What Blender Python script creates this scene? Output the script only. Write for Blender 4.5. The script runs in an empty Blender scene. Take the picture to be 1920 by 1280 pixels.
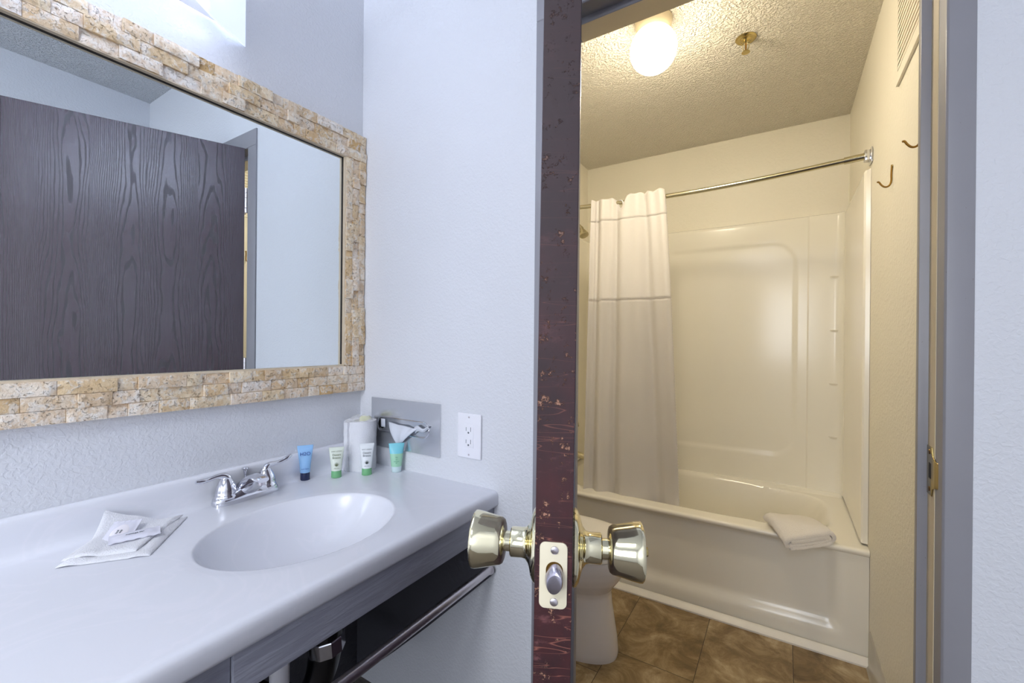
import bpy, bmesh, math, random
from mathutils import Vector, Matrix, noise
PI = math.pi
U = 1.087                     # metres per plan unit: the place was measured in plan units, built in metres
sc = bpy.context.scene
C = sc.collection
random.seed(7)

# ------------------------------------------------------------------ camera
cam_d = bpy.data.cameras.new('camera'); cam = bpy.data.objects.new('camera', cam_d); C.objects.link(cam)
cam_d.sensor_width = 36.0
cam_d.lens = 814.89 / 1920 * 36
cam_d.clip_start = 0.02
rt = Vector((0.84829054, 0.52945968, 0.00869512)); up = Vector((-0.00770249, -0.00408122, 0.99996201)); bk = Vector((0.52947505, -0.84832528, 0.0006161))
m = Matrix((rt, up, bk)).transposed().to_4x4(); m.translation = Vector((0, 0, 1.1124 * U))
cam.matrix_world = m
sc.camera = cam
# ------------------------------------------------------------------ exposure
sc.view_settings.view_transform = 'Standard'; sc.view_settings.look = 'None'
sc.view_settings.exposure = 0.14; sc.view_settings.gamma = 1.0
sc.view_settings.use_curve_mapping = False
sc.cycles.use_denoising = True
sc.cycles.max_bounces = 10; sc.cycles.diffuse_bounces = 6; sc.cycles.glossy_bounces = 5
sc.cycles.sample_clamp_indirect = 6.0
sc.cycles.caustics_reflective = False; sc.cycles.caustics_refractive = False
# ------------------------------------------------------------------ world (sky outside the added bedroom window)
w = bpy.data.worlds.new('world'); sc.world = w; w.use_nodes = True
w.node_tree.nodes['Background'].inputs[0].default_value = (0.72, 0.82, 1.0, 1); w.node_tree.nodes['Background'].inputs[1].default_value = 2.0
# ------------------------------------------------------------------ lamps
def area(name, loc, rot, sx, sy, power, col):
    l = bpy.data.lights.new(name, 'AREA'); l.shape = 'RECTANGLE'; l.size = sx * U; l.size_y = sy * U; l.energy = power; l.color = col
    o = bpy.data.objects.new(name, l); C.objects.link(o); o.location = Vector(loc) * U; o.rotation_euler = rot
    return o
VAN = area('vanity_tube_light', (-1.15, 0.08, 1.90), (0, math.radians(12), 0), 0.03, 0.80, 11.0, (0.84, 0.90, 1.0))
UPL = area('vanity_tube_uplight', (-1.13, 0.08, 1.985), (PI, math.radians(-10), 0), 0.05, 0.80, 7.0, (0.84, 0.90, 1.0))
ROOM = area('bedroom_fill_light', (-0.30, -1.15, 2.33), (0, 0, 0), 0.55, 0.55, 20.0, (0.93, 0.95, 1.0))  # unseen fill light added behind the camera

WIN_FILL = area('window_fill_light', (-.30, -2.33, 1.40), (PI / 2, 0, 0), 1.20, 1.00, 27.0, (0.90, 0.94, 1.0))  # added window fill, brightens the tub front and the nook
# ------------------------------------------------------------------ materials
def lin(c):
    if isinstance(c, str): c = tuple(int(c[i:i+2], 16) for i in (0, 2, 4))
    r = [(v / 255) for v in c[:3]]
    return tuple([(v / 12.92 if v <= .04045 else ((v + .055) / 1.055) ** 2.4) for v in r] + [1])
class NT:
    def __init__(s, name):
        s.m = bpy.data.materials.new(name); s.m.use_nodes = True; s.t = s.m.node_tree
        s.b = s.t.nodes['Principled BSDF']
    def n(s, typ, **k):
        x = s.t.nodes.new('ShaderNode' + typ)
        for a, v in k.items():
            if a.startswith('i_'): x.inputs[a[2:].replace('_', ' ')].default_value = v
            else: setattr(x, a, v)
        return x
    def l(s, a, b): s.t.links.new(a, b)
    def math(s, op, a, b=None, c=None):
        x = s.n('Math', operation=op)
        for i, v in enumerate((a, b, c)):
            if v is None: continue
            if isinstance(v, (int, float)): x.inputs[i].default_value = v
            else: s.l(v, x.inputs[i])
        return x.outputs[0]
    def coord(s, scale=(1, 1, 1), which='Object', loc=(0, 0, 0)):
        tc = s.n('TexCoord'); mp = s.n('Mapping'); mp.inputs['Scale'].default_value = scale; mp.inputs['Location'].default_value = loc
        s.l(tc.outputs[which], mp.inputs[0]); return mp.outputs[0]
    def noise(s, v, scale, detail=3, rough=.5, dist=0):
        x = s.n('TexNoise'); x.inputs['Scale'].default_value = scale; x.inputs['Detail'].default_value = detail
        x.inputs['Roughness'].default_value = rough; x.inputs['Distortion'].default_value = dist
        s.l(v, x.inputs['Vector']); return x.outputs['Fac']
    def ramp(s, f, stops, interp='LINEAR'):
        x = s.n('ValToRGB'); x.color_ramp.interpolation = interp; e = x.color_ramp.elements
        while len(e) < len(stops): e.new(.5)
        for k, (p, c) in enumerate(stops): e[k].position = p; e[k].color = c if len(c) == 4 else tuple(c) + (1,)
        s.l(f, x.inputs[0]); return x.outputs[0]
    def mix(s, f, a, b):
        x = s.n('Mix', data_type='RGBA')
        for i, v in ((0, f), (6, a), (7, b)):
            if isinstance(v, (int, float, tuple)): x.inputs[i].default_value = v
            else: s.l(v, x.inputs[i])
        return x.outputs[2]
    def bump(s, h, dist, strength=1.0):
        x = s.n('Bump'); x.inputs['Distance'].default_value = dist; x.inputs['Strength'].default_value = strength
        s.l(h, x.inputs['Height']); s.l(x.outputs[0], s.b.inputs['Normal']); return x
    def set(s, col=None, rough=None, metal=None, **k):
        if col is not None:
            if isinstance(col, tuple): s.b.inputs['Base Color'].default_value = col
            else: s.l(col, s.b.inputs['Base Color'])
        if rough is not None:
            if isinstance(rough, (int, float)): s.b.inputs['Roughness'].default_value = rough
            else: s.l(rough, s.b.inputs['Roughness'])
        if metal is not None: s.b.inputs['Metallic'].default_value = metal
        for a, v in k.items(): s.b.inputs[a.replace('_', ' ')].default_value = v
        return s
M = {}
def plain(name, col, rough=.5, metal=0, var=0.03, vs=12, bump=None, **k):
    t = NT(name); c = lin(col); v = t.coord()
    n = t.noise(v, vs, 3)
    col2 = t.ramp(n, [(.3, tuple(x * (1 - var) for x in c[:3])), (.7, tuple(min(1, x * (1 + var)) for x in c[:3]))])
    t.set(col2, rough, metal, **k)
    if bump: t.bump(t.noise(v, bump[0], 3), bump[1])
    M[name] = t.m; return t

def wall_paint(name, col, sc_=55, d=.0022, rough=.45):
    t = NT(name); v = t.coord(); c = lin(col)
    n1 = t.noise(v, sc_, 2, .45, .6); n2 = t.noise(v, sc_ * 3.1, 2, .5)
    h = t.math('ADD', t.ramp(n1, [(.42, (0, 0, 0)), (.62, (1, 1, 1))]), t.math('MULTIPLY', n2, .35))
    big = t.noise(v, 1.7, 2)
    t.set(t.ramp(big, [(.3, tuple(x * .97 for x in c[:3])), (.7, c[:3])]), rough)
    t.bump(h, d, .55); M[name] = t.m
wall_paint('nook_paint', (222, 224, 229), 115, .0008)
wall_paint('bath_paint', (238, 233, 218), 80, .0012)
wall_paint('dark_under_shade', (60, 60, 67), 55, .002)  # dark tone is the shade under the counter, put into the colour
def popcorn(name, col, s=105):
    t = NT(name); v = t.coord(); c = lin(col)
    n = t.noise(v, s, 2, .55, .3); r = t.ramp(n, [(.40, (0, 0, 0)), (.60, (1, 1, 1))])
    t.set(c, .75); t.bump(r, .009, .9); M[name] = t.m
popcorn('popcorn', (238, 233, 220)); popcorn('popcorn_nook', (222, 224, 228))
t = plain('frame_paint', (146, 145, 150), .38, var=.02)
v = t.coord(); prev = t.b.inputs['Base Color'].links[0].from_socket     # a few brown chips in the paint
ch_ = t.ramp(t.noise(v, 120, 3, .7), [(.735, (0, 0, 0)), (.75, (1, 1, 1))]); t.set(t.mix(ch_, prev, lin((92, 62, 46))))
plain('cream_paint', (214, 200, 170), .4)
plain('white_gloss', (236, 233, 226), .16, var=.01)
plain('tub_white', (242, 238, 226), .16, var=.012, vs=3)
plain('porcelain', (226, 222, 220), .08, var=.01)
plain('vinyl_white', (236, 232, 224), .35)
plain('plastic_white', (240, 240, 246), .3)
plain('black', (8, 8, 12), .25)
plain('black_matte', (14, 13, 16), .6)
plain('chrome', (225, 226, 232), .07, 1, var=.01)
plain('satin_chrome', (214, 208, 212), .30, 1, var=.02)
plain('nickel_pale', (214, 206, 176), .16, 1, var=.02)
plain('brass_pale', (238, 230, 196), .09, 1, var=.03)
plain('brass_dull', (196, 176, 118), .22, 1, var=.05)
plain('brass_dark', (138, 104, 48), .3, 1, var=.08)
plain('latch_steel', (188, 184, 196), .25, 1)
plain('cream_plate', (228, 218, 190), .3)
plain('base_cove', (176, 170, 158), .25)
plain('grout', (222, 206, 180), .7, bump=(90, .002))
plain('caulk_dark', (34, 26, 20), .6)
plain('shade_gray', (70, 70, 77), .5, bump=(70, .001))  # gray of the under-counter panel, darkened to carry the shade
plain('gray_liner', (152, 154, 166), .3)
# mirror
t = NT('mirror_glass'); t.set((.88, .93, .94, 1), .0, 1.0); M['mirror_glass'] = t.m
# cultured marble
t = NT('cultured_marble'); v = t.coord()
n = t.noise(v, 3.2, 4, .5, 2.2)
vein = t.ramp(t.math('ABSOLUTE', t.math('SUBTRACT', n, .5)), [(0.0, lin((232, 233, 240))[:3]), (.03, lin((229, 231, 238))[:3]), (.5, lin((229, 231, 238))[:3])])
t.set(vein, .22, IOR=1.45); M['cultured_marble'] = t.m
# travertine, one tone per chip of stone
t = NT('travertine'); v = t.coord(); g = t.n('NewGeometry')
tone = t.ramp(g.outputs['Random Per Island'], [(0, lin((246, 234, 218))[:3]), (.3, lin((238, 220, 188))[:3]), (.5, lin((226, 196, 150))[:3]), (.7, lin((244, 232, 216))[:3]), (.88, lin((214, 176, 118))[:3]), (1, lin((250, 244, 236))[:3])])
blot = t.ramp(t.noise(v, 34, 6, .7, 1.0), [(.44, (0, 0, 0)), (.60, (1, 1, 1))])
c1 = t.mix(t.math('MULTIPLY', blot, .55), tone, lin((204, 166, 112)))
pits = t.ramp(t.noise(v, 120, 5, .75, .6), [(.57, (0, 0, 0)), (.64, (1, 1, 1))])
pz = t.ramp(t.noise(v, 14, 3, .6), [(.42, (.1, .1, .1)), (.62, (1, 1, 1))])
c2 = t.mix(t.math('MULTIPLY', t.math('MULTIPLY', pits, pz), .8), c1, lin((120, 88, 56)))
pale = t.ramp(t.noise(v, 60, 5, .7, .6), [(.50, (0, 0, 0)), (.60, (1, 1, 1))])
c3 = t.mix(t.math('MULTIPLY', pale, .6), c2, lin((246, 242, 234)))
t.set(c3, .55)
hh = t.math('SUBTRACT', t.noise(v, 60, 5, .65), t.math('MULTIPLY', pits, .5))
t.bump(hh, .004, .9); M['travertine'] = t.m
# espresso oak veneer for the door faces (object space: y runs across the leaf, z up)
t = NT('espresso_oak'); tc = t.n('TexCoord'); sp = t.n('SeparateXYZ'); t.l(tc.outputs['Object'], sp.inputs[0])
Y_, Z_ = sp.outputs[1], sp.outputs[2]
wid = .172
yy = t.math('DIVIDE', Y_, wid); fl = t.math('FLOOR', yy); fr = t.math('SUBTRACT', t.math('SUBTRACT', yy, fl), .5)
rnd = t.n('TexWhiteNoise', noise_dimensions='1D'); t.l(t.math('ADD', fl, 3.3), rnd.inputs['W'])
cmb = t.n('CombineXYZ'); t.l(t.math('MULTIPLY', Y_, 9.0), cmb.inputs[1]); t.l(t.math('MULTIPLY', Z_, 1.8), cmb.inputs[2]); t.l(t.math('MULTIPLY', fl, 7.3), cmb.inputs[0])
nz = t.noise(cmb.outputs[0], 1.0, 3, .5)
cen = t.math('SUBTRACT', fr, t.math('MULTIPLY', t.math('SUBTRACT', rnd.outputs[0], .5), .5))
f = t.math('ADD', t.math('MULTIPLY', t.math('MULTIPLY', cen, cen), 30.0), t.math('MULTIPLY', t.math('ADD', Z_, t.math('MULTIPLY', rnd.outputs[0], 5.0)), 2.4))
f = t.math('ADD', f, t.math('MULTIPLY', nz, 8.0))
s_ = t.math('SINE', t.math('MULTIPLY', f, 6.5))
line = t.ramp(s_, [(.0, (0, 0, 0)), (.45, (0, 0, 0)), (.85, (1, 1, 1))])
cmb2 = t.n('CombineXYZ'); t.l(t.math('MULTIPLY', Y_, 480.0), cmb2.inputs[1]); t.l(t.math('MULTIPLY', Z_, 9.0), cmb2.inputs[2])
pore = t.ramp(t.noise(cmb2.outputs[0], 1.0, 2, .6), [(.45, (0, 0, 0)), (.7, (1, 1, 1))])
base = t.mix(t.math('MULTIPLY', line, .85), lin((66, 47, 58)), lin((34, 24, 31)))
base = t.mix(t.math('MULTIPLY', pore, .35), base, lin((92, 76, 88)))
v = t.coord()
scuff = t.ramp(t.noise(v, 160, 3, .8), [(.70, (0, 0, 0)), (.76, (1, 1, 1))]); zone = t.ramp(t.noise(v, 3.0, 2), [(.52, (0, 0, 0)), (.68, (1, 1, 1))])
base = t.mix(t.math('MULTIPLY', t.math('MULTIPLY', scuff, zone), .55), base, lin((170, 160, 170)))
t.set(base, t.math('ADD', t.math('MULTIPLY', line, .25), .27), IOR=1.6, Specular_IOR_Level=.75)
t.bump(t.math('ADD', t.math('MULTIPLY', line, -1.0), t.math('MULTIPLY', pore, -.4)), .0003, .5); M['espresso_oak'] = t.m
# worn edge of the door
t = NT('worn_edge'); v = t.coord(); v2 = t.coord((1, 1, .12))
base = t.ramp(t.noise(v, 22, 4, .6), [(.3, lin((40, 15, 19))[:3]), (.7, lin((74, 28, 30))[:3])])
streak = t.ramp(t.noise(v2, 240, 3, .6), [(.5, (0, 0, 0)), (.75, (1, 1, 1))]); base = t.mix(t.math('MULTIPLY', streak, .25), base, lin((40, 20, 30)))
chip = t.ramp(t.noise(v, 95, 6, .78, .1), [(.595, (0, 0, 0)), (.64, (1, 1, 1))])
spz = t.n('SeparateXYZ'); tc = t.n('TexCoord'); t.l(tc.outputs['Object'], spz.inputs[0])
low = t.ramp(t.math('DIVIDE', spz.outputs[2], 2.1), [(.45, (1, 1, 1)), (.66, (.12, .12, .12))])
base = t.mix(low, lin((38, 22, 28)), base)     # the finish is intact near the top and rubbed redder lower down
base = t.mix(t.math('MULTIPLY', chip, low), base, lin((196, 146, 118)))
vs = t.coord((.7, .7, 9)); scr = t.ramp(t.noise(vs, 7, 2, .6, .4), [(.494, (0, 0, 0)), (.5, (1, 1, 1)), (.506, (0, 0, 0))])
base = t.mix(t.math('MULTIPLY', scr, t.math('MULTIPLY', low, .5)), base, lin((176, 110, 92)))
wear = t.ramp(t.noise(t.coord((1, 1, 2.2)), 16, 6, .8), [(.56, (0, 0, 0)), (.74, (1, 1, 1))])
base = t.mix(t.math('MULTIPLY', wear, t.math('MULTIPLY', low, .55)), base, lin((150, 96, 96)))
t.set(base, .55); t.bump(chip, .0006); M['worn_edge'] = t.m
# floor: brown stone look vinyl tiles
t = NT('vinyl_tile'); tc = t.n('TexCoord'); sp = t.n('SeparateXYZ'); t.l(tc.outputs['Object'], sp.inputs[0])
px = t.math('DIVIDE', t.math('ADD', sp.outputs[0], .2426 * U), .28 * U); ix = t.math('FLOOR', px); fx = t.math('SUBTRACT', px, ix)
off = t.math('MULTIPLY', t.math('PINGPONG', t.math('ADD', ix, 20.0), 1.0), -.13 / .56)
py = t.math('ADD', t.math('DIVIDE', t.math('SUBTRACT', sp.outputs[1], 1.53 * U), .56 * U), t.math('ADD', off, .232)); iy = t.math('FLOOR', py); fy = t.math('SUBTRACT', py, iy)
def edge(t, f, w_): return t.math('LESS_THAN', t.math('SUBTRACT', .5, t.math('ABSOLUTE', t.math('SUBTRACT', f, .5))), w_)
gr = t.math('MAXIMUM', edge(t, fx, .0035), edge(t, fy, .0018))
cmb = t.n('CombineXYZ'); t.l(t.math('ADD', sp.outputs[0], t.math('MULTIPLY', ix, 3.7)), cmb.inputs[0]); t.l(t.math('ADD', sp.outputs[1], t.math('MULTIPLY', iy, 5.1)), cmb.inputs[1]); t.l(t.math('MULTIPLY', ix, 1.9), cmb.inputs[2])
nn = t.noise(cmb.outputs[0], 7.5, 8, .70, .6); n2 = t.noise(cmb.outputs[0], 3.0, 3, .5, .6)
col = t.ramp(nn, [(.30, lin((92, 72, 46))[:3]), (.45, lin((128, 106, 72))[:3]), (.56, lin((160, 138, 102))[:3]), (.72, lin((204, 186, 152))[:3])])
col = t.mix(t.math('MULTIPLY', n2, .25), col, lin((112, 88, 56)))
col = t.mix(gr, col, lin((48, 34, 20)))
t.set(col, .42); t.bump(t.math('SUBTRACT', t.math('MULTIPLY', nn, .3), gr), .001, .5); M['vinyl_tile'] = t.m
# brushed steel
plain('brushed_steel', (226, 228, 232), .2, .9, var=.015, vs=6)
# painted wood board
t = NT('gray_board'); v = t.coord((1, .09, 1)); n = t.noise(v, 75, 4, .6, .6)
t.set(t.ramp(n, [(.3, lin((142, 144, 156))[:3]), (.7, lin((164, 166, 178))[:3])]), .32); t.bump(t.ramp(n, [(.4, (0, 0, 0)), (.62, (1, 1, 1))]), .0012, .6); M['gray_board'] = t.m
# terry
def terry(name, col, s=420, d=.0025):
    t = NT(name); v = t.coord(); n = t.noise(v, s, 3, .7); t.set(lin(col), .95, Sheen_Weight=.3); t.bump(n, d, .8); M[name] = t.m
terry('terry_white', (240, 241, 246), 320, .0035); terry('terry_warm', (242, 236, 228), 260, .004)
# fabrics
def cloth(name, col, trans, rib=None):
    t = NT(name); v = t.coord()
    t.set(lin(col), .65, Sheen_Weight=.2, Subsurface_Weight=0.0)
    if rib:
        wv = t.noise(t.coord((1, 1, .01)), rib, 1); t.bump(wv, .0012, .35)
    else: t.bump(t.noise(v, 500, 2), .0004, .4)
    tr = t.n('BsdfTranslucent'); tr.inputs[0].default_value = lin(col); mx = t.n('MixShader'); mx.inputs[0].default_value = trans
    out = t.t.nodes['Material Output']; t.l(t.b.outputs[0], mx.inputs[1]); t.l(tr.outputs[0], mx.inputs[2]); t.l(mx.outputs[0], out.inputs[0]); M[name] = t.m
cloth('curtain_white', (240, 236, 232), .22); cloth('curtain_liner', (230, 226, 222), .30, 130); cloth('tissue', (238, 242, 250), .25)
# lamps
def emit(name, col, strength):
    t = NT(name); t.set(lin(col), .4); t.b.inputs['Emission Color'].default_value = lin(col); t.b.inputs['Emission Strength'].default_value = strength; M[name] = t.m
emit('globe_glow', (255, 238, 208), 52.0)
t = NT('globe_opal'); tc = t.n('TexCoord'); sp = t.n('SeparateXYZ'); t.l(tc.outputs['Object'], sp.inputs[0]); t.set(lin((255, 250, 240)), .2)
# object z: 0 at the ceiling, the bulb hangs low in the glass so the collar end glows less
k_ = t.ramp(t.math('DIVIDE', sp.outputs[2], -.19), [(.36, (0, 0, 0)), (.86, (1, 1, 1))])
t.b.inputs['Emission Color'].default_value = lin((255, 240, 212)); t.l(t.math('ADD', t.math('MULTIPLY', k_, 98.0), 4.8), t.b.inputs['Emission Strength']); M['globe_opal'] = t.m
emit('tube_glow', (226, 236, 255), 6.0)
emit('fill_lamp_glow', (245, 248, 255), 4.0)  # glow of the added fill lamp
t = NT('lit_acrylic'); t.set(lin((232, 238, 248)), .3, Transmission_Weight=0.0); t.b.inputs['Emission Color'].default_value = lin((214, 226, 250)); tc = t.n('TexCoord'); sp = t.n('SeparateXYZ'); t.l(tc.outputs['Object'], sp.inputs[0])
# the tube is shorter than the acrylic: the ends of the shade glow less than its middle
md_ = t.ramp(t.math('ABSOLUTE', t.math('DIVIDE', sp.outputs[1], .55)), [(.45, (1, 1, 1)), (.80, (0, 0, 0))]); t.l(t.math('ADD', t.math('MULTIPLY', md_, 4.2), .62), t.b.inputs['Emission Strength']); M['lit_acrylic'] = t.m
t = NT('perforated'); tc = t.n('TexCoord'); sp = t.n('SeparateXYZ'); t.l(tc.outputs['Object'], sp.inputs[0])
a_ = t.math('SINE', t.math('MULTIPLY', sp.outputs[0], 2600.0)); b_ = t.math('SINE', t.math('MULTIPLY', sp.outputs[1], 2000.0))
hole = t.math('GREATER_THAN', t.math('MULTIPLY', a_, b_), .12)
t.set(t.mix(hole, lin((236, 238, 248)), lin((120, 118, 134))), .5); t.b.inputs['Emission Color'].default_value = lin((222, 228, 250)); t.b.inputs['Emission Strength'].default_value = .25; M['perforated'] = t.m
# toiletries
def gloss(name, col, rough=.25, **k): t = NT(name); t.set(lin(col), rough, **k); M[name] = t.m
gloss('tube_blue', (150, 196, 240)); gloss('cap_navy', (30, 42, 78)); gloss('tube_white', (236, 240, 242)); gloss('tube_ivory', (228, 236, 222))
gloss('cap_green', (120, 184, 130)); gloss('gel_green', (168, 218, 186), .15); gloss('teal_band', (130, 212, 226)); gloss('clear_dome', (206, 226, 228), .12)
gloss('ink_blue', (54, 84, 160), .5); gloss('ink_gray', (96, 104, 108), .5); gloss('ink_plant', (66, 78, 74), .5); gloss('ink_olive', (120, 130, 96), .5); gloss('ink_green', (92, 160, 124), .5)
gloss('sachet', (226, 226, 238), .22); gloss('soap', (238, 234, 240), .35); gloss('soap_yellow', (232, 234, 190), .3)
t = NT('fill_window_pane'); t.set((1, 1, 1, 1), .02, Alpha=.08); M['fill_window_pane'] = t.m  # pane of the added fill window
t = NT('carpet'); v = t.coord(); t.set(t.ramp(t.noise(v, 60, 3), [(.3, lin((96, 90, 86))[:3]), (.7, lin((122, 114, 108))[:3])]), .95); t.bump(t.noise(v, 300, 2), .004); M['carpet'] = t.m

# ------------------------------------------------------------------ mesh helpers (plan units)
WM = {}
def wm(o): return WM[o.name]
def nm(): return bmesh.new()
def link(name, bm, mat, parent=None, sharp=40, bevel=0, seg=2, loc=None, rot=0, recalc=True):
    """link the bmesh (plan-unit world coordinates) as one object; scaled to metres"""
    if recalc: bmesh.ops.recalc_face_normals(bm, faces=bm.faces)
    if bevel:
        ed = [e for e in bm.edges if len(e.link_faces) == 2 and e.calc_face_angle(0) > math.radians(35)]
        bmesh.ops.bevel(bm, geom=ed, offset=bevel, segments=seg, profile=.5, affect='EDGES', clamp_overlap=True)
    bmesh.ops.scale(bm, vec=(U, U, U), verts=bm.verts)
    me = bpy.data.meshes.new(name); o = bpy.data.objects.new(name, me); C.objects.link(o)
    if parent:
        o.parent = parent; bm.transform(wm(parent).inverted()); WM[o.name] = wm(parent)
    elif loc is not None:
        o.location = Vector(loc) * U; WM[o.name] = Matrix.Translation(Vector(loc) * U); bm.transform(wm(o).inverted())
    else: WM[o.name] = Matrix.Identity(4)
    bm.to_mesh(me); bm.free(); me.polygons.foreach_set('use_smooth', [True] * len(me.polygons)); me.set_sharp_from_angle(angle=math.radians(sharp))
    me.materials.append(M[mat] if isinstance(mat, str) else mat)
    return o
def empty(name, loc, rot=0, label=None, cat=None, group=None, kind=None):
    o = bpy.data.objects.new(name, None); C.objects.link(o); o.empty_display_size = .05
    o.location = Vector(loc) * U; o.rotation_euler = (0, 0, rot); WM[o.name] = Matrix.Translation(Vector(loc) * U) @ Matrix.Rotation(rot, 4, 'Z')
    tag(o, label, cat, group, kind); return o
def tag(o, label=None, cat=None, group=None, kind=None):
    for k, v in (('label', label), ('category', cat), ('group', group), ('kind', kind)):
        if v: o[k] = v
    return o
def box(bm, x0, x1, y0, y1, z0, z1, mat=None):
    r = bmesh.ops.create_cube(bm, size=1)['verts']
    for v in r: v.co = Vector(((x0 + x1) / 2 + v.co.x * (x1 - x0), (y0 + y1) / 2 + v.co.y * (y1 - y0), (z0 + z1) / 2 + v.co.z * (z1 - z0)))
    if mat: bmesh.ops.transform(bm, matrix=mat, verts=r)
    return r
def basis(axis):
    a = Vector(axis).normalized(); h = Vector((0, 0, 1)) if abs(a.z) < .9 else Vector((1, 0, 0)); x = h.cross(a).normalized(); return x, a.cross(x), a
def lathe(bm, prof, org, axis=(0, 0, 1), n=32, cap=True, sx=1, sy=1):
    x, y, a = basis(axis); o = Vector(org); rings = []
    for r, h in prof:
        if r < 1e-6: rings.append([bm.verts.new(o + a * h)])
        else: rings.append([bm.verts.new(o + a * h + x * (r * sx * math.cos(2 * PI * k / n)) + y * (r * sy * math.sin(2 * PI * k / n))) for k in range(n)])
    for A, B in zip(rings, rings[1:]):
        if len(A) == 1 and len(B) == 1: continue
        for k in range(n):
            q = (k + 1) % n
            if len(A) == 1: bm.faces.new((A[0], B[k], B[q]))
            elif len(B) == 1: bm.faces.new((A[k], A[q], B[0]))
            else: bm.faces.new((A[k], A[q], B[q], B[k]))
    if cap:
        for R in (rings[0], rings[-1]):
            if len(R) > 1: bm.faces.new(R)
def tube(bm, pts, r, n=12, sm=0, flat=1.0):
    pts = [Vector(p) for p in pts]; rs = list(r) if isinstance(r, (list, tuple)) else [r] * len(pts)
    for _ in range(sm):
        q = [pts[0]]; qr = [rs[0]]
        for i in range(len(pts) - 1):
            q += [pts[i].lerp(pts[i + 1], .25), pts[i].lerp(pts[i + 1], .75)]; qr += [rs[i] * .75 + rs[i + 1] * .25, rs[i] * .25 + rs[i + 1] * .75]
        q.append(pts[-1]); qr.append(rs[-1]); pts, rs = q, qr
    rings = []; prevx = None
    for i, p in enumerate(pts):
        t_ = (pts[min(i + 1, len(pts) - 1)] - pts[max(i - 1, 0)]).normalized()
        if prevx is None: x, y, _ = basis(t_)
        else:
            x = (prevx - t_ * prevx.dot(t_)).normalized(); y = t_.cross(x)
        prevx = x
        rings.append([bm.verts.new(p + (x * math.cos(2 * PI * k / n) + y * math.sin(2 * PI * k / n) * flat) * rs[i]) for k in range(n)])
    for A, B in zip(rings, rings[1:]):
        for k in range(n): bm.faces.new((A[k], A[(k + 1) % n], B[(k + 1) % n], B[k]))
    bm.faces.new(rings[0]); bm.faces.new(rings[-1])
def prism(bm, poly, f0, f1):
    """poly of 2-D points; f0,f1 map a 2-D point to 3-D for both ends"""
    a = [bm.verts.new(f0(p)) for p in poly]; b = [bm.verts.new(f1(p)) for p in poly]; n = len(poly)
    bm.faces.new(a); bm.faces.new(b)
    for k in range(n): bm.faces.new((a[k], a[(k + 1) % n], b[(k + 1) % n], b[k]))
def grid(bm, fn, nu, nv, closed_u=False):
    vs = [[bm.verts.new(fn(i / nu, j / nv)) for j in range(nv + 1)] for i in range(nu + (0 if closed_u else 1))]
    for i in range(nu):
        for j in range(nv):
            a, b = vs[i], vs[(i + 1) % len(vs)]
            bm.faces.new((a[j], b[j], b[j + 1], a[j + 1]))
    return vs
def sphere(bm, c, r, sx=1, sy=1, sz=1, n=32):
    q = bmesh.ops.create_uvsphere(bm, u_segments=n, v_segments=n // 2, radius=r)['verts']
    for v in q: v.co = Vector((c[0] + v.co.x * sx, c[1] + v.co.y * sy, c[2] + v.co.z * sz))
def torus(bm, c, R, r, axis=(0, 0, 1), n=28, k=8, a0=0, a1=2 * PI):
    x, y, a = basis(axis); full = abs(a1 - a0 - 2 * PI) < 1e-4
    c = Vector(c); rings = []
    for i in range(n if full else n + 1):
        t_ = a0 + (a1 - a0) * i / n; d = x * math.cos(t_) + y * math.sin(t_)
        rings.append([bm.verts.new(c + d * R + (d * math.cos(2 * PI * j / k) + a * math.sin(2 * PI * j / k)) * r) for j in range(k)])
    m_ = len(rings)
    for i in range(m_ if full else m_ - 1):
        A, B = rings[i], rings[(i + 1) % m_]
        for j in range(k): bm.faces.new((A[j], A[(j + 1) % k], B[(j + 1) % k], B[j]))
    if not full: bm.faces.new(rings[0]); bm.faces.new(rings[-1])
def ss(x): x = max(0, min(1, x)); return x * x * (3 - 2 * x)
def rrect(x0, x1, y0, y1, r, n=6):
    out = []
    for cx, cy, a in ((x1 - r, y1 - r, 0), (x0 + r, y1 - r, PI / 2), (x0 + r, y0 + r, PI), (x1 - r, y0 + r, 3 * PI / 2)):
        for k in range(n + 1): out.append((cx + r * math.cos(a + PI / 2 * k / n), cy + r * math.sin(a + PI / 2 * k / n)))
    return out
def text_mesh(name, body, size, mat, parent, M4, extrude=.0002, align='CENTER'):
    cu = bpy.data.curves.new(name, 'FONT'); cu.body = body; cu.size = size * U; cu.extrude = extrude; cu.align_x = align; cu.align_y = 'CENTER'
    tmp = bpy.data.objects.new('tmp', cu); C.objects.link(tmp)
    me = bpy.data.meshes.new_from_object(tmp.evaluated_get(bpy.context.evaluated_depsgraph_get())); bpy.data.objects.remove(tmp)
    me.materials.clear(); me.materials.append(M[mat])
    o = bpy.data.objects.new(name, me); C.objects.link(o); o.parent = parent
    Mw = M4.copy(); Mw.translation = Mw.translation * U
    me.transform(wm(parent).inverted() @ Mw)
    return o
def struct(name, bm, mat, parent=None, **k):
    o = link(name, bm, mat, parent, **k)
    if not parent: o['kind'] = 'structure'
    return o

# ================================================================== THE ROOM SHELL
XL, XR, YB, YT = -1.1908, .5666, .96, 1.06      # mirror wall, nook right wall, doorway wall front and back
ZC, ZB = 2.39, 2.206                            # nook and bathroom ceilings
BL, BR, BY = -1.0633, .262, 2.60                # bathroom left, right, back
YR = -2.4
b = nm(); box(b, XL - .1, XL, YR, YT, 0, ZC); struct('wall_left', b, 'nook_paint')
b = nm(); box(b, XR, XR + .1, YR, YT, 0, ZC); struct('wall_right', b, 'nook_paint')
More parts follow.
